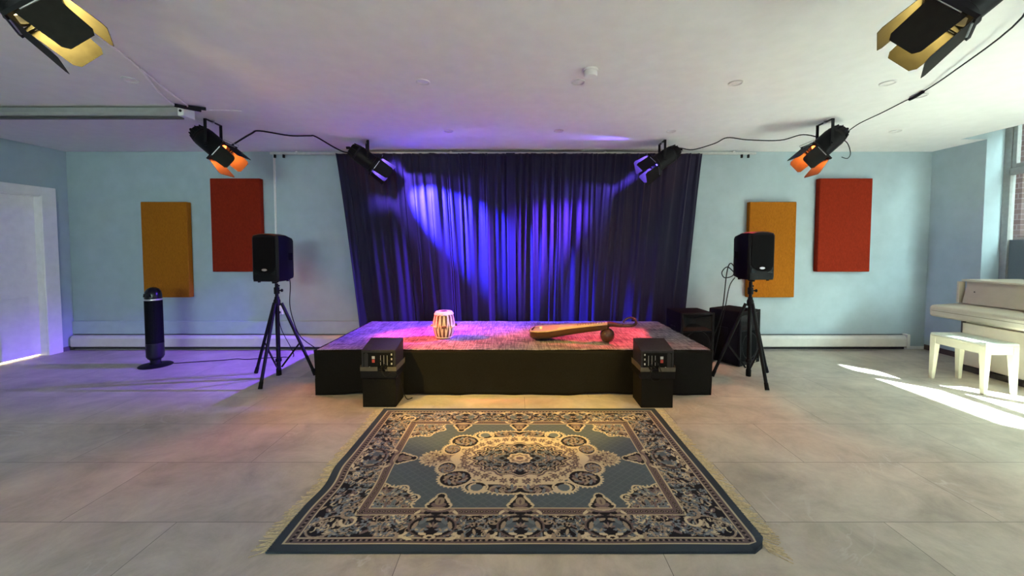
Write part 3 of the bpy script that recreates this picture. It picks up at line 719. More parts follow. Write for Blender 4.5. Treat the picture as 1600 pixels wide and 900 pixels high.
wire('white_cable', [(-2.752,2.88,2.75),(-2.9,3.25,2.744),(-3.0,3.55,2.738),(-3.03,3.62,2.735)], .007, WCAB, 'short white branch cable along the ceiling ending at the upper black plug', 'cable')
for a, b, l in (((-3.12,3.58,2.735),(-2.99,3.72,2.735),'black plug on white cable, the one touching the screen bracket'), ((-3.03,3.62,2.735),(-2.92,3.69,2.738),'black plug on white cable, the one farther from the screen bracket')):
    v = Vector(b)-Vector(a)
    tag(MB().tube([a, Vector(a)+v*.35, Vector(a)+v*.5, b], lambda t: .016 if t < .4 or t > .6 else .011, 8).build('cable_connector', BLACK_PLASTIC), l, 'plug', 'black plugs on the white cables')
wire('white_cable', [(-2.985,3.72,2.737),(-2.8,3.75,2.75),(-2.65,3.78,2.752)], .005, WCAB, 'thin white cable end taped to the ceiling past the black plugs', 'cable')

# projection screen casing and its bracket
GREYM = mat('grey_casing', (.30,.30,.30), .5, .1, .06, 15)
scn = thing('projector_screen', 'long grey roll-up screen casing under the ceiling on the door side', 'screen casing', (-4.6, 3.72, CZ))
MB().loft([[(t, y, z) for y, z in ((-.05,-.012),(.05,-.012),(.056,-.06),(.04,-.085),(-.04,-.085),(-.056,-.06))] for t in (-1.6, 1.44)]).build('casing', GREYM, scn, smooth=0, bevel=.004)
MB().box(-1.6, 1.43, -.02, .02, -.103, -.0855).build('bottom_bar', mat('dark_bar', (.06,.06,.06), .5), scn, smooth=0)
eb = MB().box(1.441, 1.50, -.065, .065, -.095, -.001).build('mounting_bracket', WHITE_PLASTIC, scn, smooth=0, bevel=.006)
MB().cyl((1.47,-.07,-.05),(1.47,-.064,-.05),.012).build('screw', BLACK_METAL, eb)
mb_ = thing('mounting_bar', 'grey metal mounting bar bolted to the ceiling beside the yellow lamp', 'mounting bar', (-2.15, 2.04, CZ))
MB().box(-.35, .24, -.02, .02, -.012, 0).build('bar', GREYM, mb_, smooth=0, bevel=.003)
MB().cyl((.24,0,-.02),(.24,0,0),.03).build('plate', GREYM, mb_); MB().cyl((.25,0,-.035),(.25,0,-.0202),.013).build('bolt', STEEL, mb_)

# recessed downlights, switched off
RINGM = mat('downlight_ring', (.60,.59,.58), .5)
def downlight(x, y, label, r=.055, ring=True):
    o = thing('downlight', label, 'downlight', (x, y, CZ), 0, 'recessed downlights in the ceiling')
    MB().lathe([(r-.014,-.002),(r-.006,-.009),(r,-.007),(r,0),(r-.014,0)], 32, cap=False).build('trim_ring', RINGM, o)
    MB().lathe([(r-.0145,-.001),(r-.0145,0)], 32).build('lens', mat('frosted_lens', (.70,.68,.67), .6), o, smooth=0)
downlight(-.75, 3.14, 'round ceiling downlight, front row, directly over the small drum side of the rug')
downlight(.485, 3.14, 'round ceiling downlight just behind the white smoke detector')
downlight(1.75, 3.16, 'round ceiling downlight, front row, first one on the window side of the smoke detector')
downlight(2.97, 3.16, 'round ceiling downlight, front row, under the big window-side lamp')
downlight(-.78, 4.45, 'small round ceiling downlight near the curtain, closest to the drum-side blue lamp')
downlight(.47, 4.45, 'small round ceiling downlight near the middle of the curtain top')
downlight(1.75, 4.46, 'small round ceiling downlight near the curtain, closest to the instrument-side blue lamp')
downlight(4.30, 4.46, 'small round ceiling downlight above the red panel nearest the window')
downlight(3.49, 3.42, 'round ceiling downlight crossed by the black cable and its inline plug', .06)
downlight(-3.04, 3.10, 'dim round ceiling downlight between the white cable and screen casing')
sd_ = thing('smoke_detector', 'white puck-shaped smoke detector on the middle of the ceiling', 'smoke detector', (.545, 2.93, CZ))
MB().lathe([(.055,0),(.055,-.012)], 28).build('base', WHITE_PLASTIC, sd_); MB().lathe([(.048,-.0125),(.050,-.04),(.044,-.05),(.02,-.053)], 28).build('sensor_head', WHITE_PLASTIC, sd_)

# ------------------------------------------------------------------ loudspeakers on tripods
BADGE = mat('silver_badge', (.55,.55,.56), .35, .6)
def loudspeaker(loc, rz, label):
    o = thing('loudspeaker', label, 'loudspeaker', loc, rz, 'black loudspeakers on tripod stands')
    H_ = .50
    def ring(w, y, z0, z1, k): return [(-w*.96,y,z0),(w*.96,y,z0),(w,y,z0+.03),(w,y,z1-.035),(w*.9,y,z1-.008),(w*.45,y,z1+.006*k),(0,y,z1+.010*k),(-w*.45,y,z1+.006*k),(-w*.9,y,z1-.008),(-w,y,z1-.035),(-w,y,z0+.03)]
    b = MB(); b.loft([ring(.128,-.145,.006,H_-.006,1), ring(.148,-.128,0,H_,1), ring(.15,0,0,H_,1), ring(.118,.15,.02,H_-.03,.6), ring(.112,.16,.025,H_-.036,.6)])
    b.build('cabinet', BLACK_PLASTIC, o, bevel=.004)
    g = MB(); g.prism([(-.118,.155),(-.095,.125),(-.05,.098),(0,.090),(.05,.098),(.095,.125),(.118,.155),(.118,.455),(.108,.47),(-.108,.47),(-.118,.455)], -.153, -.146, 'y')
    g.build('grille', BLACK_GRILLE, o, smooth=0)
    g = MB()
    for s in (-1, 1): g.prism([(s*.118,.135),(s*.100,.105),(s*.055,.078),(s*.118,.072)], -.150, -.1455, 'y')
    g.build('port_trim', mat('glossy_black', (.01,.01,.01), .2), o, smooth=0)
    MB().lathe([(.030,0),(.027,.004),(.0,.005)], 20).build('badge', BADGE, o)
    bd = bpy.data.objects[-1] if False else [x for x in bpy.data.objects if x.parent == o and x.name.startswith('badge')][0]
    bd.rotation_euler = (PI/2, 0, 0); bd.location = (0,-.153,.125); bd.scale = (1,.42,1)
    for x in (-.10, .10):
        for y in (-.10, .07): MB().cyl((x,y,-.012),(x,y,.001),.014,10).build('foot', RUBBER, o)
    for s in (-1,1): MB().box(s*.138-.006, s*.138+.006, .02, .10, .22, .30).build('side_handle', BLACK_GRILLE, o, smooth=0, bevel=.004)
    MB().box(-.02,.02,-.02,.02,-.015,.0).cyl((0,0,-.03),(0,0,-.0151),.026).build('pole_socket', BLACK_PLASTIC, o)
    return o
def tripod(loc, angs, label, ztop):
    o = thing('speaker_stand', label, 'speaker stand', loc, 0, 'black tripod speaker stands')
    MB().cyl((0,0,.06),(0,0,.86),.0215,14).build('lower_tube', BLACK_METAL, o); MB().cyl((0,0,.861),(0,0,ztop),.0175,14).build('pole', BLACK_METAL, o)
    MB().lathe([(.024,.80),(.034,.805),(.034,.86),(.026,.875),(.0225,.90)], 16, cap=False).build('collar', BLACK_PLASTIC, o)
    MB().lathe([(.026,.03),(.026,.10),(.022,.11)], 14).build('foot_cap', RUBBER, o)
    kb = MB().cyl((.02,0,.97),(.055,-.005,.97),.008,8); kb.sphere((.06,-.005,.97),.014,.014,.018,10,6); kb.cyl((.0176,0,1.02),(.03,0,1.02),.01,8).build('clamp_knob', BLACK_PLASTIC, o)
    MB().lathe([(.0225,.93),(.028,.935),(.028,1.0),(.0225,1.005)],14,cap=False).build('clamp', BLACK_PLASTIC, o)
    MB().lathe([(.023,.18),(.031,.185),(.031,.215),(.023,.22)],14,cap=False).build('brace_collar', BLACK_PLASTIC, o)
    for a in angs:
        c, s = math.cos(math.radians(a)), math.sin(math.radians(a)); D = .37
        p0 = Vector((c*.045, s*.045, .83)); p1 = Vector((c*D, s*D, .022))
        l = MB().cyl(p0, p1, .0165, 12).build('leg', BLACK_METAL, o)
        q = p1+(p0-p1)*.07
        MB().frustum(p1-(p0-p1)*.012, q, .021, .019, 12).build('rubber_foot', RUBBER, l)
        m_ = p0.lerp(p1, .55)
        MB().bar((c*.03, s*.03, .12), m_, .018, .006, (-s, c, 0)).build('brace', BLACK_METAL, o, smooth=0)
    return o
tripod((-2.63,4.22,0), (-84, 10, 158), 'black tripod speaker stand on the door side of the stage', 1.045)
loudspeaker((-2.65,4.22,1.077), math.radians(-4), 'black loudspeaker on tripod in front of the red panel')
tripod((2.535,4.19,0), (-95, 172, 30), 'black tripod speaker stand in front of the two floor speakers', 1.067)
loudspeaker((2.55,4.19,1.099), math.radians(4), 'black loudspeaker on tripod in front of the ochre panel')
wire('speaker_cable', [(-2.57,4.36,1.10),(-2.545,4.33,1.0),(-2.55,4.32,.8),(-2.54,4.36,.62),(-2.5,4.42,.42),(-2.38,4.48,.28),(-2.25,4.5,.2),(-2.1,4.55,.05),(-2.02,4.7,.012)], .005, CABLE, 'black cable hanging from loudspeaker down the door-side stand', 'cable')
wire('speaker_cable', [(2.43,4.33,1.16),(2.36,4.34,1.22),(2.30,4.34,1.16),(2.33,4.34,1.10),(2.42,4.34,1.12),(2.44,4.34,1.2),(2.40,4.35,1.26),(2.365,4.36,1.15),(2.33,4.38,.7),(2.24,4.42,.35),(2.12,4.35,.09),(2.0,4.32,.01)], .006, CABLE, 'black coiled cable hanging down the curtain side of the loudspeaker by the ochre panel', 'cable')
wire('speaker_cable', [(2.46,4.36,1.10),(2.40,4.36,1.0),(2.36,4.37,.75),(2.31,4.38,.5),(2.25,4.36,.25),(2.16,4.30,.05),(2.05,4.22,.01)], .005, CABLE, 'thin black cable hanging from loudspeaker bottom across the floor speaker front', 'cable')

# ------------------------------------------------------------------ big floor speakers
def floor_speaker(loc, rz, label, h, badge):
    o = thing('floor_speaker', label, 'floor speaker', loc, rz, 'big black carpeted floor speakers')
    w, d = .215, .20
    cb = MB(); fy = -d+.012; bay = h-.235
    cb.loft([[(-w,fy,.012),(w,fy,.012),(w,fy,h),(-w,fy,h)],[(-w,d,.012),(w,d,.012),(w,d,h),(-w,d,h)]], cap=False)
    cb.add([(-w,d,.012),(w,d,.012),(w,d,h),(-w,d,h)], [(0,1,2,3)])
    # front face around the horn opening, and the bay behind it
    ox, oz0, oz1, by = .187, h-.222, h-.030, -d+.14
    cb.add([(-w,fy,.012),(w,fy,.012),(w,fy,h),(-w,fy,h),(-ox,fy,oz0),(ox,fy,oz0),(ox,fy,oz1),(-ox,fy,oz1),(-ox,by,oz0),(ox,by,oz0),(ox,by,oz1),(-ox,by,oz1)],
        [(0,1,5,4),(1,2,6,5),(2,3,7,6),(3,0,4,7),(4,5,9,8),(5,6,10,9),(6,7,11,10),(7,4,8,11),(8,9,10,11)])
    import bmesh as _bm
    cbo = cb.build('cabinet', BLACK_CARPET, o, smooth=30)
    q = _bm.new(); q.from_mesh(cbo.data); _bm.ops.remove_doubles(q, verts=q.verts, dist=.0005); _bm.ops.recalc_face_normals(q, faces=q.faces); q.to_mesh(cbo.data); q.free()
    bv = cbo.modifiers.new('edge', 'BEVEL'); bv.width = .016; bv.segments = 3; bv.limit_method = 'ANGLE'; bv.angle_limit = math.radians(35)
    f = MB(); f.box(-w,-w+.028,-d-.008,-d+.0115,.012,h).box(w-.028,w,-d-.008,-d+.0115,.012,h).box(-w+.028,w-.028,-d-.008,-d+.0115,h-.03,h).box(-w+.028,w-.028,-d-.008,-d+.0115,.012,.06).box(-w+.028,w-.028,-d-.008,-d+.0115,h-.245,h-.222)
    f.build('front_frame', BLACK_PLASTIC, o, bevel=.005)
    # flared horn: four walls closing on a small throat
    def rect(x, z0, z1, y): return [(-x,y,z0),(x,y,z0),(x,y,z1),(-x,y,z1)]
    hz = h-.126
    hb = MB(); hb.loft([rect(.186,h-.2215,h-.031,-d-.006), rect(.180,h-.214,h-.038,-d+.010), rect(.115,hz-.062,hz+.062,-d+.07), rect(.045,hz-.03,hz+.03,-d+.125)], cap=False)
    hb.build('horn', mat('horn_plastic', (.022,.022,.024), .45, 0, .1, 30, 0, .15), o, smooth=0)
    MB().box(-.045,.045,-d+.126,-d+.13,hz-.03,hz+.03).build('horn_throat', DARK, o, smooth=0)
    MB().box(-w+.029,w-.029,-d-.002,-d+.0112,.061,h-.246).build('grille', BLACK_GRILLE, o, smooth=0)
    cx = h-.42
    MB().lathe([(.150,0),(.158,.004),(.166,.002),(.168,0)], 36, cap=False).build('woofer_ring', BLACK_METAL, o)
    wr = [x for x in bpy.data.objects if x.parent == o and x.name.startswith('woofer_ring')][0]; wr.rotation_euler = (PI/2,0,0); wr.location = (0,-d-.0022,.235)
    for s in (-1, 1): MB().box(s*(w+.004)-.004, s*(w+.004)+.003, -.06, .06, h*.55, h*.55+.09).build('side_handle', BLACK_PLASTIC, o, smooth=0, bevel=.003)
    for x in (-.16, .16):
        for y in (-.14, .14): MB().cyl((x,y,0),(x,y,.0125),.02,10).build('foot', RUBBER, o)
    if badge: MB().box(.02,.125,-d-.012,-d-.0081,.022,.052).build('name_plate', mat('cream_plate', (.62,.58,.42), .5), o, smooth=0)
floor_speaker((2.23,4.98,0), math.radians(4), 'big black floor speaker with wide horn, close behind the stage edge', .625, False)
floor_speaker((2.74,4.86,0), math.radians(30), 'big black floor speaker turned toward the window, cream badge low on front', .67, True)

# ------------------------------------------------------------------ monitor speakers on black plinths
PLATE = mat('dark_panel', (.005,.005,.005), .5, 0, .1, 30, 0, .1)
MARK = mat('white_marking', (.42,.42,.40), .5); REDS = mat('red_switch', (.45,.05,.03), .4)
TAPE = mat('olive_card', (.075,.068,.045), .6, 0, .15, 30)
def plinth(x0, x1, y0, y1, label, lip):
    o = thing('plinth_box', label, 'box', ((x0+x1)/2, (y0+y1)/2, 0), 0, 'black boxes carrying the monitor speakers')
    w, d = (x1-x0)/2, (y1-y0)/2
    MB().box(-w, w, -d, d, 0, .27).build('box', BLACK_CLOTH, o, smooth=0, bevel=.005)
    MB().box(-w-.012, w+.012, -d-.012, d+.012, .2705, .335).build('lid', BLACK_METAL, o, smooth=0, bevel=.004)
    t = MB()
    a, b = (-.012-w, .012+w)
    t.box(a, a+lip[0], -d-.016, -d-.0125, .335, .372).box(b-lip[1], b, -d-.016, -d-.0125, .335, .372).box(b-.003, b, -d-.012, d+.01, .3355, .385).box(a, a+.003, -d-.012, d+.01, .3355, .385)
    t.build('raised_rim', TAPE, o, smooth=0)
SHELL = mat('lightened_black_shell', (.022,.021,.023), .5, 0, .2, 60, .05, .2)  # black lightened so the purple stage light shows on the cabinet
def monitor(x0, x1, y0, y1, flip, label):
    o = thing('monitor_speaker', label, 'monitor speaker', ((x0+x1)/2, (y0+y1)/2, .3352), 0, 'black powered monitor speakers seen from behind')
    w, d = (x1-x0)/2, (y1-y0)/2; q = random.Random(3 if flip else 5)
    MB().loft([[(x,-d,0),(x,-d-.004,.185),(x,d,.245),(x,d,0)] for x in (-w, w)]).build('cabinet', SHELL, o, smooth=0, bevel=.006)
    s = -1 if flip else 1
    fy = -d-.006
    pa = MB(); pa.box(-w+.02, w-.02, fy, -d-.0042, .02, .165); p = pa.build('rear_panel', PLATE, o, smooth=0)
    pr = MB(); xs = -s*(w-.045)
    pr.prism([(xs-.018+.018*(1+math.cos(a))*1, .095+(.05 if math.sin(a) >= 0 else -.05)+.018*math.sin(a)) for a in [2*PI*k/16 for k in range(16)]], fy-.003, fy-.0005, 'y')
    pr.build('port', DARK, p, smooth=0)
    sw = MB(); sx = -s*(w-.11)
    sw.box(sx-.012, sx+.012, fy-.004, fy-.0005, .075, .102); sw.build('power_switch', REDS, p, smooth=0)
    MB().box(sx-.013, sx+.013, fy-.002, fy-.0005, .108, .132).build('power_inlet', MARK, p, smooth=0)
    for k in range(3): MB().box(s*(w-.035)-.006, s*(w-.035)+.006, fy-.002, fy-.0005, .055+.042*k, .072+.042*k).build('socket', MARK, p, smooth=0)
    for k in range(3): MB().box(s*(.02+.03*k)-.0014, s*(.02+.03*k)+.0014, fy-.0015, fy-.0005, .05, .14).build('scale_line', MARK, p, smooth=0)
    MB().box(-s*(w-.075)-.005, -s*(w-.075)+.005, fy-.002, fy-.0005, .03, .037).build('indicator', MARK, p, smooth=0)
    for k in range(4):
        x = s*(.0+.033*k)-s*.005; z = .06+.03*(k % 2)
        MB().cyl((x,fy-.0005,z),(x,fy-.014,z),.008,12).build('knob', BLACK_PLASTIC, p)
    for k in range(2):
        x = s*(.035+.04*k); MB().cyl((x,fy-.0005,.035),(x,fy-.03,.03),.009,10).build('plug', BLACK_METAL, p)
    return o
plinth(-1.392,-1.092,3.435,3.68,'black box with lid carrying the monitor speaker on the drum side', (.155,.10))
monitor(-1.398,-1.090,3.437,3.675, False, 'black powered monitor speaker on box, drum side of stage front')
plinth(1.112,1.398,3.42,3.67,'black box with lid carrying the monitor speaker on the instrument side', (.10,.15))
monitor(1.105,1.402,3.425,3.66, True, 'black powered monitor speaker on box, instrument side of stage front')
wire('audio_cable', [(-1.20,3.40,.37),(-1.19,3.37,.34),(-1.16,3.37,.30),(-1.11,3.39,.335),(-1.062,3.41,.30),(-1.045,3.58,.03),(-1.0,3.64,.006)], .004, CABLE, 'thin black cable drooping from drum-side monitor to its box', 'cable')
wire('audio_cable', [(1.19,3.39,.37),(1.17,3.36,.30),(1.21,3.365,.262),(1.26,3.365,.275),(1.27,3.36,.33),(1.25,3.38,.40),(1.22,3.385,.44)], .004, CABLE, 'thin black cable loop drooping from instrument-side monitor over its box', 'cable')

# ------------------------------------------------------------------ tower fan
tf = thing('tower_fan', 'slim black tower fan on round base below the ochre panel', 'fan', (-4.40, 4.66, 0))
MB().lathe([(.162,0),(.165,.008),(.152,.018),(.06,.026),(.045,.05)], 36).build('base', BLACK_PLASTIC, tf)
MB().lathe([(.050,.0505),(.052,.075),(.074,.095),(.086,.12),(.086,.28)], 32, cap=True).build('lower_body', mat('satin_black', (.008,.008,.011), .4, 0, .1, 30, 0, .3), tf)
MB().lathe([(.083,.281),(.0825,.80)], 40).build('grille_body', BLACK_GRILLE, tf)
fn = MB()
for k in range(40):
    a = 2*PI*k/40; fn.bar((.0835*math.cos(a),.0835*math.sin(a),.285),(.0830*math.cos(a),.0830*math.sin(a),.795),.004,.003,(math.cos(a),math.sin(a),0))
fn.build('grille_slats', BLACK_PLASTIC, tf, smooth=0)
MB().lathe([(.0835,.801),(.0845,.81),(.0835,.82)], 36).build('silver_band', mat('silver_band', (.55,.53,.5), .3, .7), tf)
MB().lathe([(.0825,.8205),(.082,.865),(.075,.905),(.057,.938),(.030,.955),(.004,.96)], 36).build('top_cap', mat('glossy_black_cap', (.006,.006,.007), .25, 0, .1, 30, 0, .3), tf)
MB().loft([[(x*k,-.060-.0235*math.sqrt(max(0,1-(x*k/.075)**2)),z) for x, z in ((-.05,.845),(.05,.845),(.04,.885),(-.04,.885))] for k in (1, .98)]).build('control_panel', mat('panel_gloss', (.02,.02,.02), .15), tf, smooth=0)
wire('fan_cord', [(-4.24,4.72,.008),(-4.0,4.80,.006),(-3.75,4.86,.006),(-3.6,4.92,.006),(-3.45,4.90,.006),(-3.2,4.98,.006),(-3.05,5.0,.006),(-2.95,5.06,.02),(-3.25,5.3,.3),(-3.31,5.33,.53)], .005, CABLE, 'thin black power cord from tower fan across the floor to the wall socket', 'cord')

# ------------------------------------------------------------------ hand drum on the stage
TZ = SZ+.013
tb = thing('hand_drum', 'small barrel-shaped hand drum with pale straps standing on the stage carpet', 'drum', (-.80, 4.20, TZ))
WOOD = mat('dark_turned_wood', (.10,.045,.02), .35, 0, .35, 14, 0, .5, (1,1,6)); SKIN = mat('drum_skin', (.66,.58,.48), .7, 0, .06, 20); STRAP = mat('leather_strap', (.62,.50,.34), .75, 0, .12, 40)
prof = [(.072,.0),(.090,.02),(.108,.08),(.116,.13),(.112,.18),(.100,.24),(.092,.265)]
MB().lathe(prof, 36).build('shell', WOOD, tb)
def rad(z):
    for (r0,z0),(r1,z1) in zip(prof[:-1], prof[1:]):
        if z0 <= z <= z1: return r0+(r1-r0)*(z-z0)/(z1-z0)
    return prof[-1][0]
MB().lathe([(.001,.287),(.080,.287),(.090,.284),(.098,.272),(.098,.255),(.094,.250)], 36, cap=False).build('drum_head', SKIN, tb)
MB().lathe([(.001,.2876),(.038,.2895),(.040,.288)], 28, cap=False).build('tuning_spot', mat('black_paste', (.02,.02,.02), .6), tb)
MB().tube([(.098*math.cos(2*PI*k/40),.098*math.sin(2*PI*k/40),.258+.003*math.sin(k*PI/2*1.3)) for k in range(41)], .0075, 8).build('braided_hoop', SKIN, tb)
MB().tube([(.082*math.cos(2*PI*k/40),.082*math.sin(2*PI*k/40),.010) for k in range(41)], .008, 8).build('bottom_ring', STRAP, tb)
ns = 16
lc = MB()
for k in range(ns):
    for s in (0, 1):
        a0 = 2*PI*(k+.0)/ns; a1 = 2*PI*(k+(.5 if s == 0 else -.5))/ns; ring = []
        for j in range(13):
            t = j/12; z = .012+(.252-.012)*t; a = a0+(a1-a0)*t; r_ = rad(z)+.003
            ring.append([(r2*math.cos(a+da), r2*math.sin(a+da), z) for r2, da in ((r_-.0015,-.060),(r_+.0025,-.060),(r_+.0025,.060),(r_-.0015,.060))])
        lc.loft(ring)
lc.build('strap_lacing', STRAP, tb, smooth=0)
for k in range(8):
    a = 2*PI*(k+.25)/8; r_ = rad(.135)+.016; t = Vector((-math.sin(a), math.cos(a), 0)); p = Vector((r_*math.cos(a), r_*math.sin(a), .135))
    MB().tube([p-t*.024+Vector((0,0,-.002)), p, p+t*.024+Vector((0,0,.002))], .0125, 10).build('tuning_dowel', WOOD if k % 3 == 0 else STRAP, tb)

# ------------------------------------------------------------------ long-necked string instrument lying on the stage
si = thing('string_instrument', 'long-necked wooden string instrument lying on stage, propped on its gourd', 'string instrument', (.15, 4.14, TZ))
AX = Vector((.90,-.20,0)).normalized(); LT = Vector((-AX.y, AX.x, 0))
IW = mat('honey_wood', (.065,.028,.010), .3, 0, .25, 10, 0, .5, (2,8,8)); TOPW = mat('pale_soundboard', (.50,.34,.17), .35, 0, .15, 10, 0, .5, (1,12,4)); DWOOD = mat('dark_gourd', (.05,.022,.011), .15, 0, .3, 8, 0, .6)
def at(s, l, z): return tuple(AX*s+LT*l+Vector((0,0,z)))
stn = [(0,.085,.095,.075),(.03,.125,.098,.092),(.10,.155,.103,.095),(.20,.150,.112,.095),(.30,.115,.124,.088),(.40,.080,.137,.080),(.50,.060,.150,.072),(.62,.050,.166,.066),(.74,.046,.182,.060),(.80,.044,.190,.056)]
rings = []
for s, w, zt, dp_ in stn:
    rings.append([at(s, w*math.cos(a), zt-(dp_*(math.sin(-a)**.7) if a < 0 else 0)) for a in [-PI+PI*k/12 for k in range(13)]])
MB().loft(rings).build('body', IW, si)
fr_ = MB(); rings = []
for s, w, zt, dp_ in stn: rings.append([at(s, -w-.003, zt+.0005), at(s, w+.003, zt+.0005), at(s, w+.002, zt+.012), at(s, -w-.002, zt+.012)])
fr_.loft(rings); fr_.build('soundboard', TOPW, si, smooth=0)
st_ = [x for x in stn if x[0] >= .30]
fb = MB(); fb.loft([[at(s, -w*.72, zt+.0125), at(s, w*.72, zt+.0125), at(s, w*.72, zt+.022), at(s, -w*.72, zt+.022)] for s, w, zt, dp_ in st_]); fbo = fb.build('fingerboard', mat('bone_board', (.5,.40,.27), .4), si, smooth=0)
frt = MB()
for k in range(11):
    s = .50+.027*k; zt = .150+(.190-.150)*(s-.5)/.3; w = .05
    frt.tube([at(s,-w*.8,zt+.022),at(s,-w*.4,zt+.032),at(s,w*.4,zt+.032),at(s,w*.8,zt+.022)], .003, 6)
frt.build('frets', mat('dark_fret', (.05,.03,.02), .3, .5), si)
MB().loft([[at(.10,-.045,.1155),at(.10,.045,.1155),at(.10,.036,.138),at(.10,-.036,.138)],[at(.125,-.045,.1175),at(.125,.045,.1175),at(.125,.036,.140),at(.125,-.036,.140)]]).build('bridge', mat('bone_bridge', (.62,.52,.48), .5), si, smooth=0)
sg = MB()
for k in range(5): sg.tube([at(.015,-.03+.015*k,.110),at(.112,-.03+.015*k,.141),at(.80,-.02+.010*k,.214)], .0011, 4)
sg.build('strings', STEEL, si)
MB().loft([[at(-.012,-.07,.088),at(-.012,.07,.088),at(-.012,.06,.10),at(-.012,-.06,.10)],[at(.035,-.09,.111),at(.035,.09,.111),at(.035,.07,.118),at(.035,-.07,.118)]]).build('tailpiece', DWOOD, si, smooth=0)
# folded pale cloth lies on the far side of the body -> pick pouch of the instrument's bridge rest
gz = .075
gd = MB(); gp = [(.004,-.075),(.03,-.071),(.055,-.055),(.072,-.02),(.074,.010),(.064,.040),(.042,.062),(.022,.070),(.018,.082),(.024,.094),(.020,.104)]
gc = Vector(at(.80,-.0,.0755))
gd.lathe(gp, 28, tuple(gc)); gd.build('gourd', DWOOD, si)
MB().lathe([(.0205,.1045),(.03,.108),(.03,.122)], 16, tuple(gc+Vector((0,0,-.046))), True)
pg = [at(.80,0,.188),at(.85,0,.190),at(.90,0,.183),at(.95,0,.180)]
MB().tube(pg, lambda t: .030-.014*t, 10, 4).build('peg_box', DWOOD, si)
MB().tube([at(.94,.0,.180),at(1.0,.0,.180),at(1.06,.0,.190),at(1.085,.0,.22),at(1.065,.0,.255),at(1.02,.0,.265),at(.98,.0,.245),at(.955,.0,.215)], lambda t: .015-.005*t, 8, 6).build('scroll_head', DWOOD, si)
for k in range(5):
    s = .835+.03*k; MB().tube([at(s,-.065,.186),at(s,-.045,.186),at(s,.045,.186)], lambda t: .009 if t < .3 else .005, 8).build('tuning_peg', DWOOD, si)
CLOTH = mat('pale_cloth', (.58,.52,.50), .95, 0, .1, 30)
cl = MB(); nxx, nyy = 18, 10; vs = []
for j in range(nyy+1):
    for i in range(nxx+1):
        x = i/nxx-.5; y = j/nyy-.5; vs.append((x*.26, y*.12, .012+.010*mnoise.noise((x*5, y*5, 2))+.006*math.sin(x*22)))
cl.add(vs, [(j*(nxx+1)+i, j*(nxx+1)+i+1, (j+1)*(nxx+1)+i+1, (j+1)*(nxx+1)+i) for j in range(nyy) for i in range(nxx)])
co_ = cl.build('folded_cloth', CLOTH, smooth=80, loc=(.50, 4.40, TZ+.004)); co_.modifiers.new('thickness', 'SOLIDIFY').thickness = .008
tag(co_, 'crumpled pale cloth lying behind the wooden string instrument', 'cloth')

# ------------------------------------------------------------------ piano and bench
CREAMP = mat('cream_piano_paint', (.52,.46,.36), .45, 0, .05, 9)
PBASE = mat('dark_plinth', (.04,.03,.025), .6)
pi_ = thing('upright_piano', 'cream painted upright piano standing below the window', 'piano', (5.52, 3.80, 0))
ya, yb = -.33, .75
MB().box(-.26, .36, ya+.03, yb-.03, .06, 1.045).build('case', CREAMP, pi_, smooth=0, bevel=.006)
MB().box(-.30, .36, ya+.0, yb-.0, .0, .0595).build('base', PBASE, pi_, smooth=0)
MB().box(-.305, -.262, ya+.05, yb-.05, .075, .56).build('lower_panel', CREAMP, pi_, smooth=0, bevel=.005)
kb_ = MB(); kb_.loft([[(x, t, z) for x, z in ((-.62,.63),(-.64,.65),(-.645,.73),(-.63,.755),(-.60,.765),(-.265,.785),(-.265,.60),(-.45,.605))] for t in (ya, yb)])
kb_.build('key_bed', CREAMP, pi_, smooth=0, bevel=.006)
MB().box(-.6455, -.6405, ya+.02, yb-.02, .698, .704).build('lid_seam', mat('shadow_seam', (.25,.22,.17), .7), pi_, smooth=0)
up = MB(); up.loft([[(x, t, z) for x, z in ((-.33,.7905),(-.275,1.045),(-.262,1.045),(-.262,.7905))] for t in (ya+.055, yb-.055)]); up.build('music_panel', CREAMP, pi_, smooth=0, bevel=.003)
MB().sphere((-.302,.60,.93),.005,.007,.007,10,6).build('lock', PBASE, pi_)
MB().box(-.30,-.262,yb-.049,yb-.0305,.06,.598).build('recess_shade_strip', PBASE, pi_, smooth=0)  # dark strip standing in for shade in the recess beside the lower panel
MB().box(-.31, .375, ya+.02, yb-.02, 1.0455, 1.068).build('top_lid', CREAMP, pi_, smooth=0, bevel=.006)
for yy in (ya+.015, yb-.015): MB().box(-.34, -.265, yy-.012, yy+.012, .79, 1.04).build('cheek', CREAMP, pi_, smooth=0, bevel=.003)
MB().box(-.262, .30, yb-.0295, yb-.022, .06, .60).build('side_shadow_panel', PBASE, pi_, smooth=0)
for k in range(2): MB().tube([(-.30,-.12+.1*k,.05),(-.36,-.12+.1*k,.045),(-.40,-.12+.1*k,.05)], .012, 8).build('pedal', mat('brass', (.6,.42,.16), .3, 1), pi_)
CREAMB = mat('cream_bench_paint', (.50,.46,.34), .4, 0, .04, 9); CUSH = mat('pale_vinyl', (.46,.48,.42), .55, 0, .08, 30, .1)
bn = thing('piano_bench', 'cream wooden piano bench with pale padded top and four tapered legs', 'bench', (4.715, 3.975, 0))
bw, bd_ = .165, .255
MB().box(-bw, bw, -bd_, bd_, .475, .485).build('seat_board', CREAMB, bn, smooth=0, bevel=.003)
MB().loft([[(x*k, y*k2, z) for x, y in ((-bw,-bd_),(bw,-bd_),(bw,bd_),(-bw,bd_))] for k, k2, z in ((.985,.99,.4855),(.985,.99,.500),(.93,.96,.508),(.5,.6,.510))]).build('padded_top', CUSH, bn, smooth=20)
ap = MB()
for s in (-1, 1): ap.box(s*(bw-.014)-.009, s*(bw-.014)+.009, -bd_+.05, bd_-.05, .395, .4745); ap.box(-bw+.05, bw-.05, s*(bd_-.014)-.009, s*(bd_-.014)+.009, .395, .4745)
ap.build('apron', CREAMB, bn, smooth=0, bevel=.003)
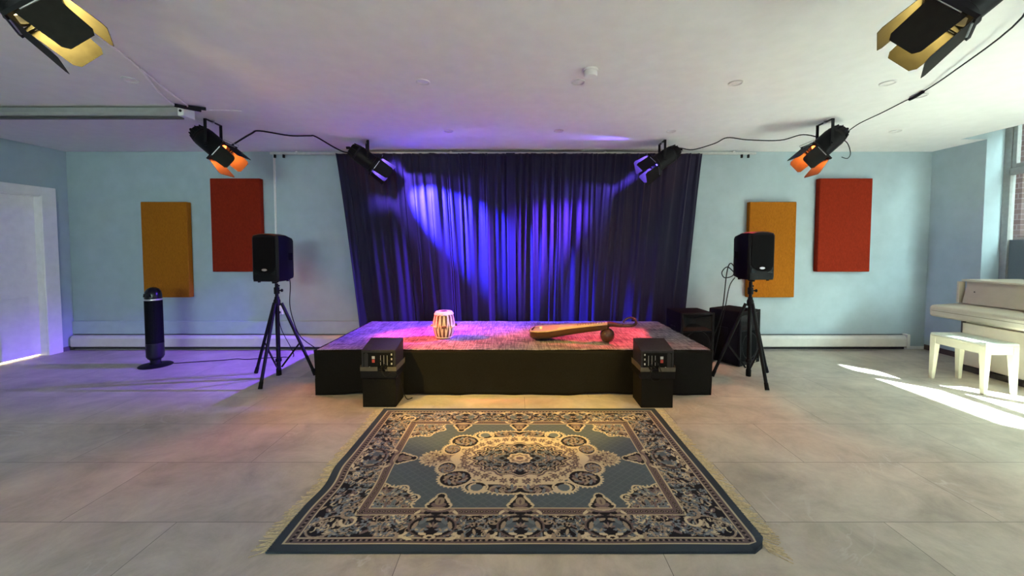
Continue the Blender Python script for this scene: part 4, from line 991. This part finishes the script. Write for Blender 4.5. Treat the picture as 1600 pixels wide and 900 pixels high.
for sx in (-1, 1):
    for sy in (-1, 1):
        cx, cy = sx*(bw-.028), sy*(bd_-.028); r0, r1 = .028, .017
        ox, oy = sx*(bw-.017), sy*(bd_-.017)
        MB().loft([[(ox+a*r1, oy+b*r1, 0) for a, b in ((-1,-1),(1,-1),(1,1),(-1,1))], [(cx+a*r0, cy+b*r0, .395) for a, b in ((-1,-1),(1,-1),(1,1),(-1,1))], [(cx+a*r0, cy+b*r0, .4745) for a, b in ((-1,-1),(1,-1),(1,1),(-1,1))]]).build('leg', CREAMB, bn, smooth=0, bevel=.003)

# ------------------------------------------------------------------ daylight
W = bpy.data.worlds.new('sky'); S.world = W; W.use_nodes = True
nt = W.node_tree; bg = nt.nodes['Background']
tcw = nt.nodes.new('ShaderNodeTexCoord'); sp = nt.nodes.new('ShaderNodeSeparateXYZ'); rw = nt.nodes.new('ShaderNodeValToRGB')
nt.links.new(tcw.outputs['Generated'], sp.inputs[0]); nt.links.new(sp.outputs['Z'], rw.inputs['Fac']); 
mrx = nt.nodes.new('ShaderNodeMapRange'); mrx.inputs['From Min'].default_value = .05; mrx.inputs['From Max'].default_value = .25; nt.links.new(sp.outputs['X'], mrx.inputs['Value'])
mixw = nt.nodes.new('ShaderNodeMix'); mixw.data_type = 'RGBA'; mixw.inputs['A'].default_value = (.215,.155,.185,1)      # dim pink tint on the rear sky, added to warm the left fill
nt.links.new(mrx.outputs[0], mixw.inputs['Factor']); nt.links.new(rw.outputs['Color'], mixw.inputs['B']); nt.links.new(mixw.outputs['Result'], bg.inputs['Color'])
rw.color_ramp.elements[0].color = (.74,.98,.90,1); rw.color_ramp.elements[1].color = (.66,.92,.98,1)
bg.inputs['Strength'].default_value = 54
su = bpy.data.lights.new('sun', 'SUN'); su.energy = 215; su.angle = math.radians(.6); su.color = (.78, .98, 1)
so_ = bpy.data.objects.new('sun', su); COL.objects.link(so_)
sdir = Vector((-.669*math.cos(math.radians(43.6)), .743*math.cos(math.radians(43.6)), -math.sin(math.radians(43.6))))
so_.rotation_euler = sdir.to_track_quat('-Z', 'Y').to_euler()
for i in range(6):      # sky light entering through each window: Cycles light portals
    y1, y0 = edges[i], edges[i+1]
    pl = bpy.data.lights.new('window_portal', 'AREA'); pl.shape = 'RECTANGLE'; pl.size = HEAD-SILL; pl.size_y = y1-y0; pl.cycles.is_portal = True
    po = bpy.data.objects.new('window_portal', pl); COL.objects.link(po); po.location = (XW+.12, (y0+y1)/2, (HEAD+SILL)/2); po.rotation_euler = (0, PI/2, 0)
pl = bpy.data.lights.new('window_portal', 'AREA'); pl.shape = 'RECTANGLE'; pl.size = RX1-RX0; pl.size_y = RZ1-RZ0; pl.cycles.is_portal = True
po = bpy.data.objects.new('window_portal', pl); COL.objects.link(po); po.location = ((RX0+RX1)/2, YR-.14, (RZ0+RZ1)/2); po.rotation_euler = (PI/2, 0, 0)
co2 = bpy.data.lights.new('corridor_lamp', 'POINT'); co2.energy = 500; co2.color = (1,.86,.55); co2.shadow_soft_size = .1
cl2 = bpy.data.objects.new('corridor_lamp', co2); COL.objects.link(cl2); cl2.location = (-7.2, 4.6, 2.3)

# ------------------------------------------------------------------ camera
cam = bpy.data.cameras.new('camera'); cam.sensor_width = 36; cam.lens = 605/1600*36; cam.shift_x = -8/1600; cam.shift_y = -40/1600; cam.clip_start = .05
camo = bpy.data.objects.new('camera', cam); COL.objects.link(camo); camo.location = (0, 0, 1.45); camo.rotation_euler = (PI/2-math.atan(25/605), 0, 0)
S.camera = camo
S.view_settings.view_transform = 'Standard'; S.view_settings.look = 'None'; S.view_settings.gamma = 1; S.view_settings.use_curve_mapping = False
S.view_settings.exposure = .05
try:
    S.cycles.use_denoising = True; S.cycles.max_bounces = 9; S.cycles.diffuse_bounces = 5; S.cycles.sample_clamp_indirect = 60
    S.cycles.caustics_reflective = False; S.cycles.caustics_refractive = False
except Exception: pass
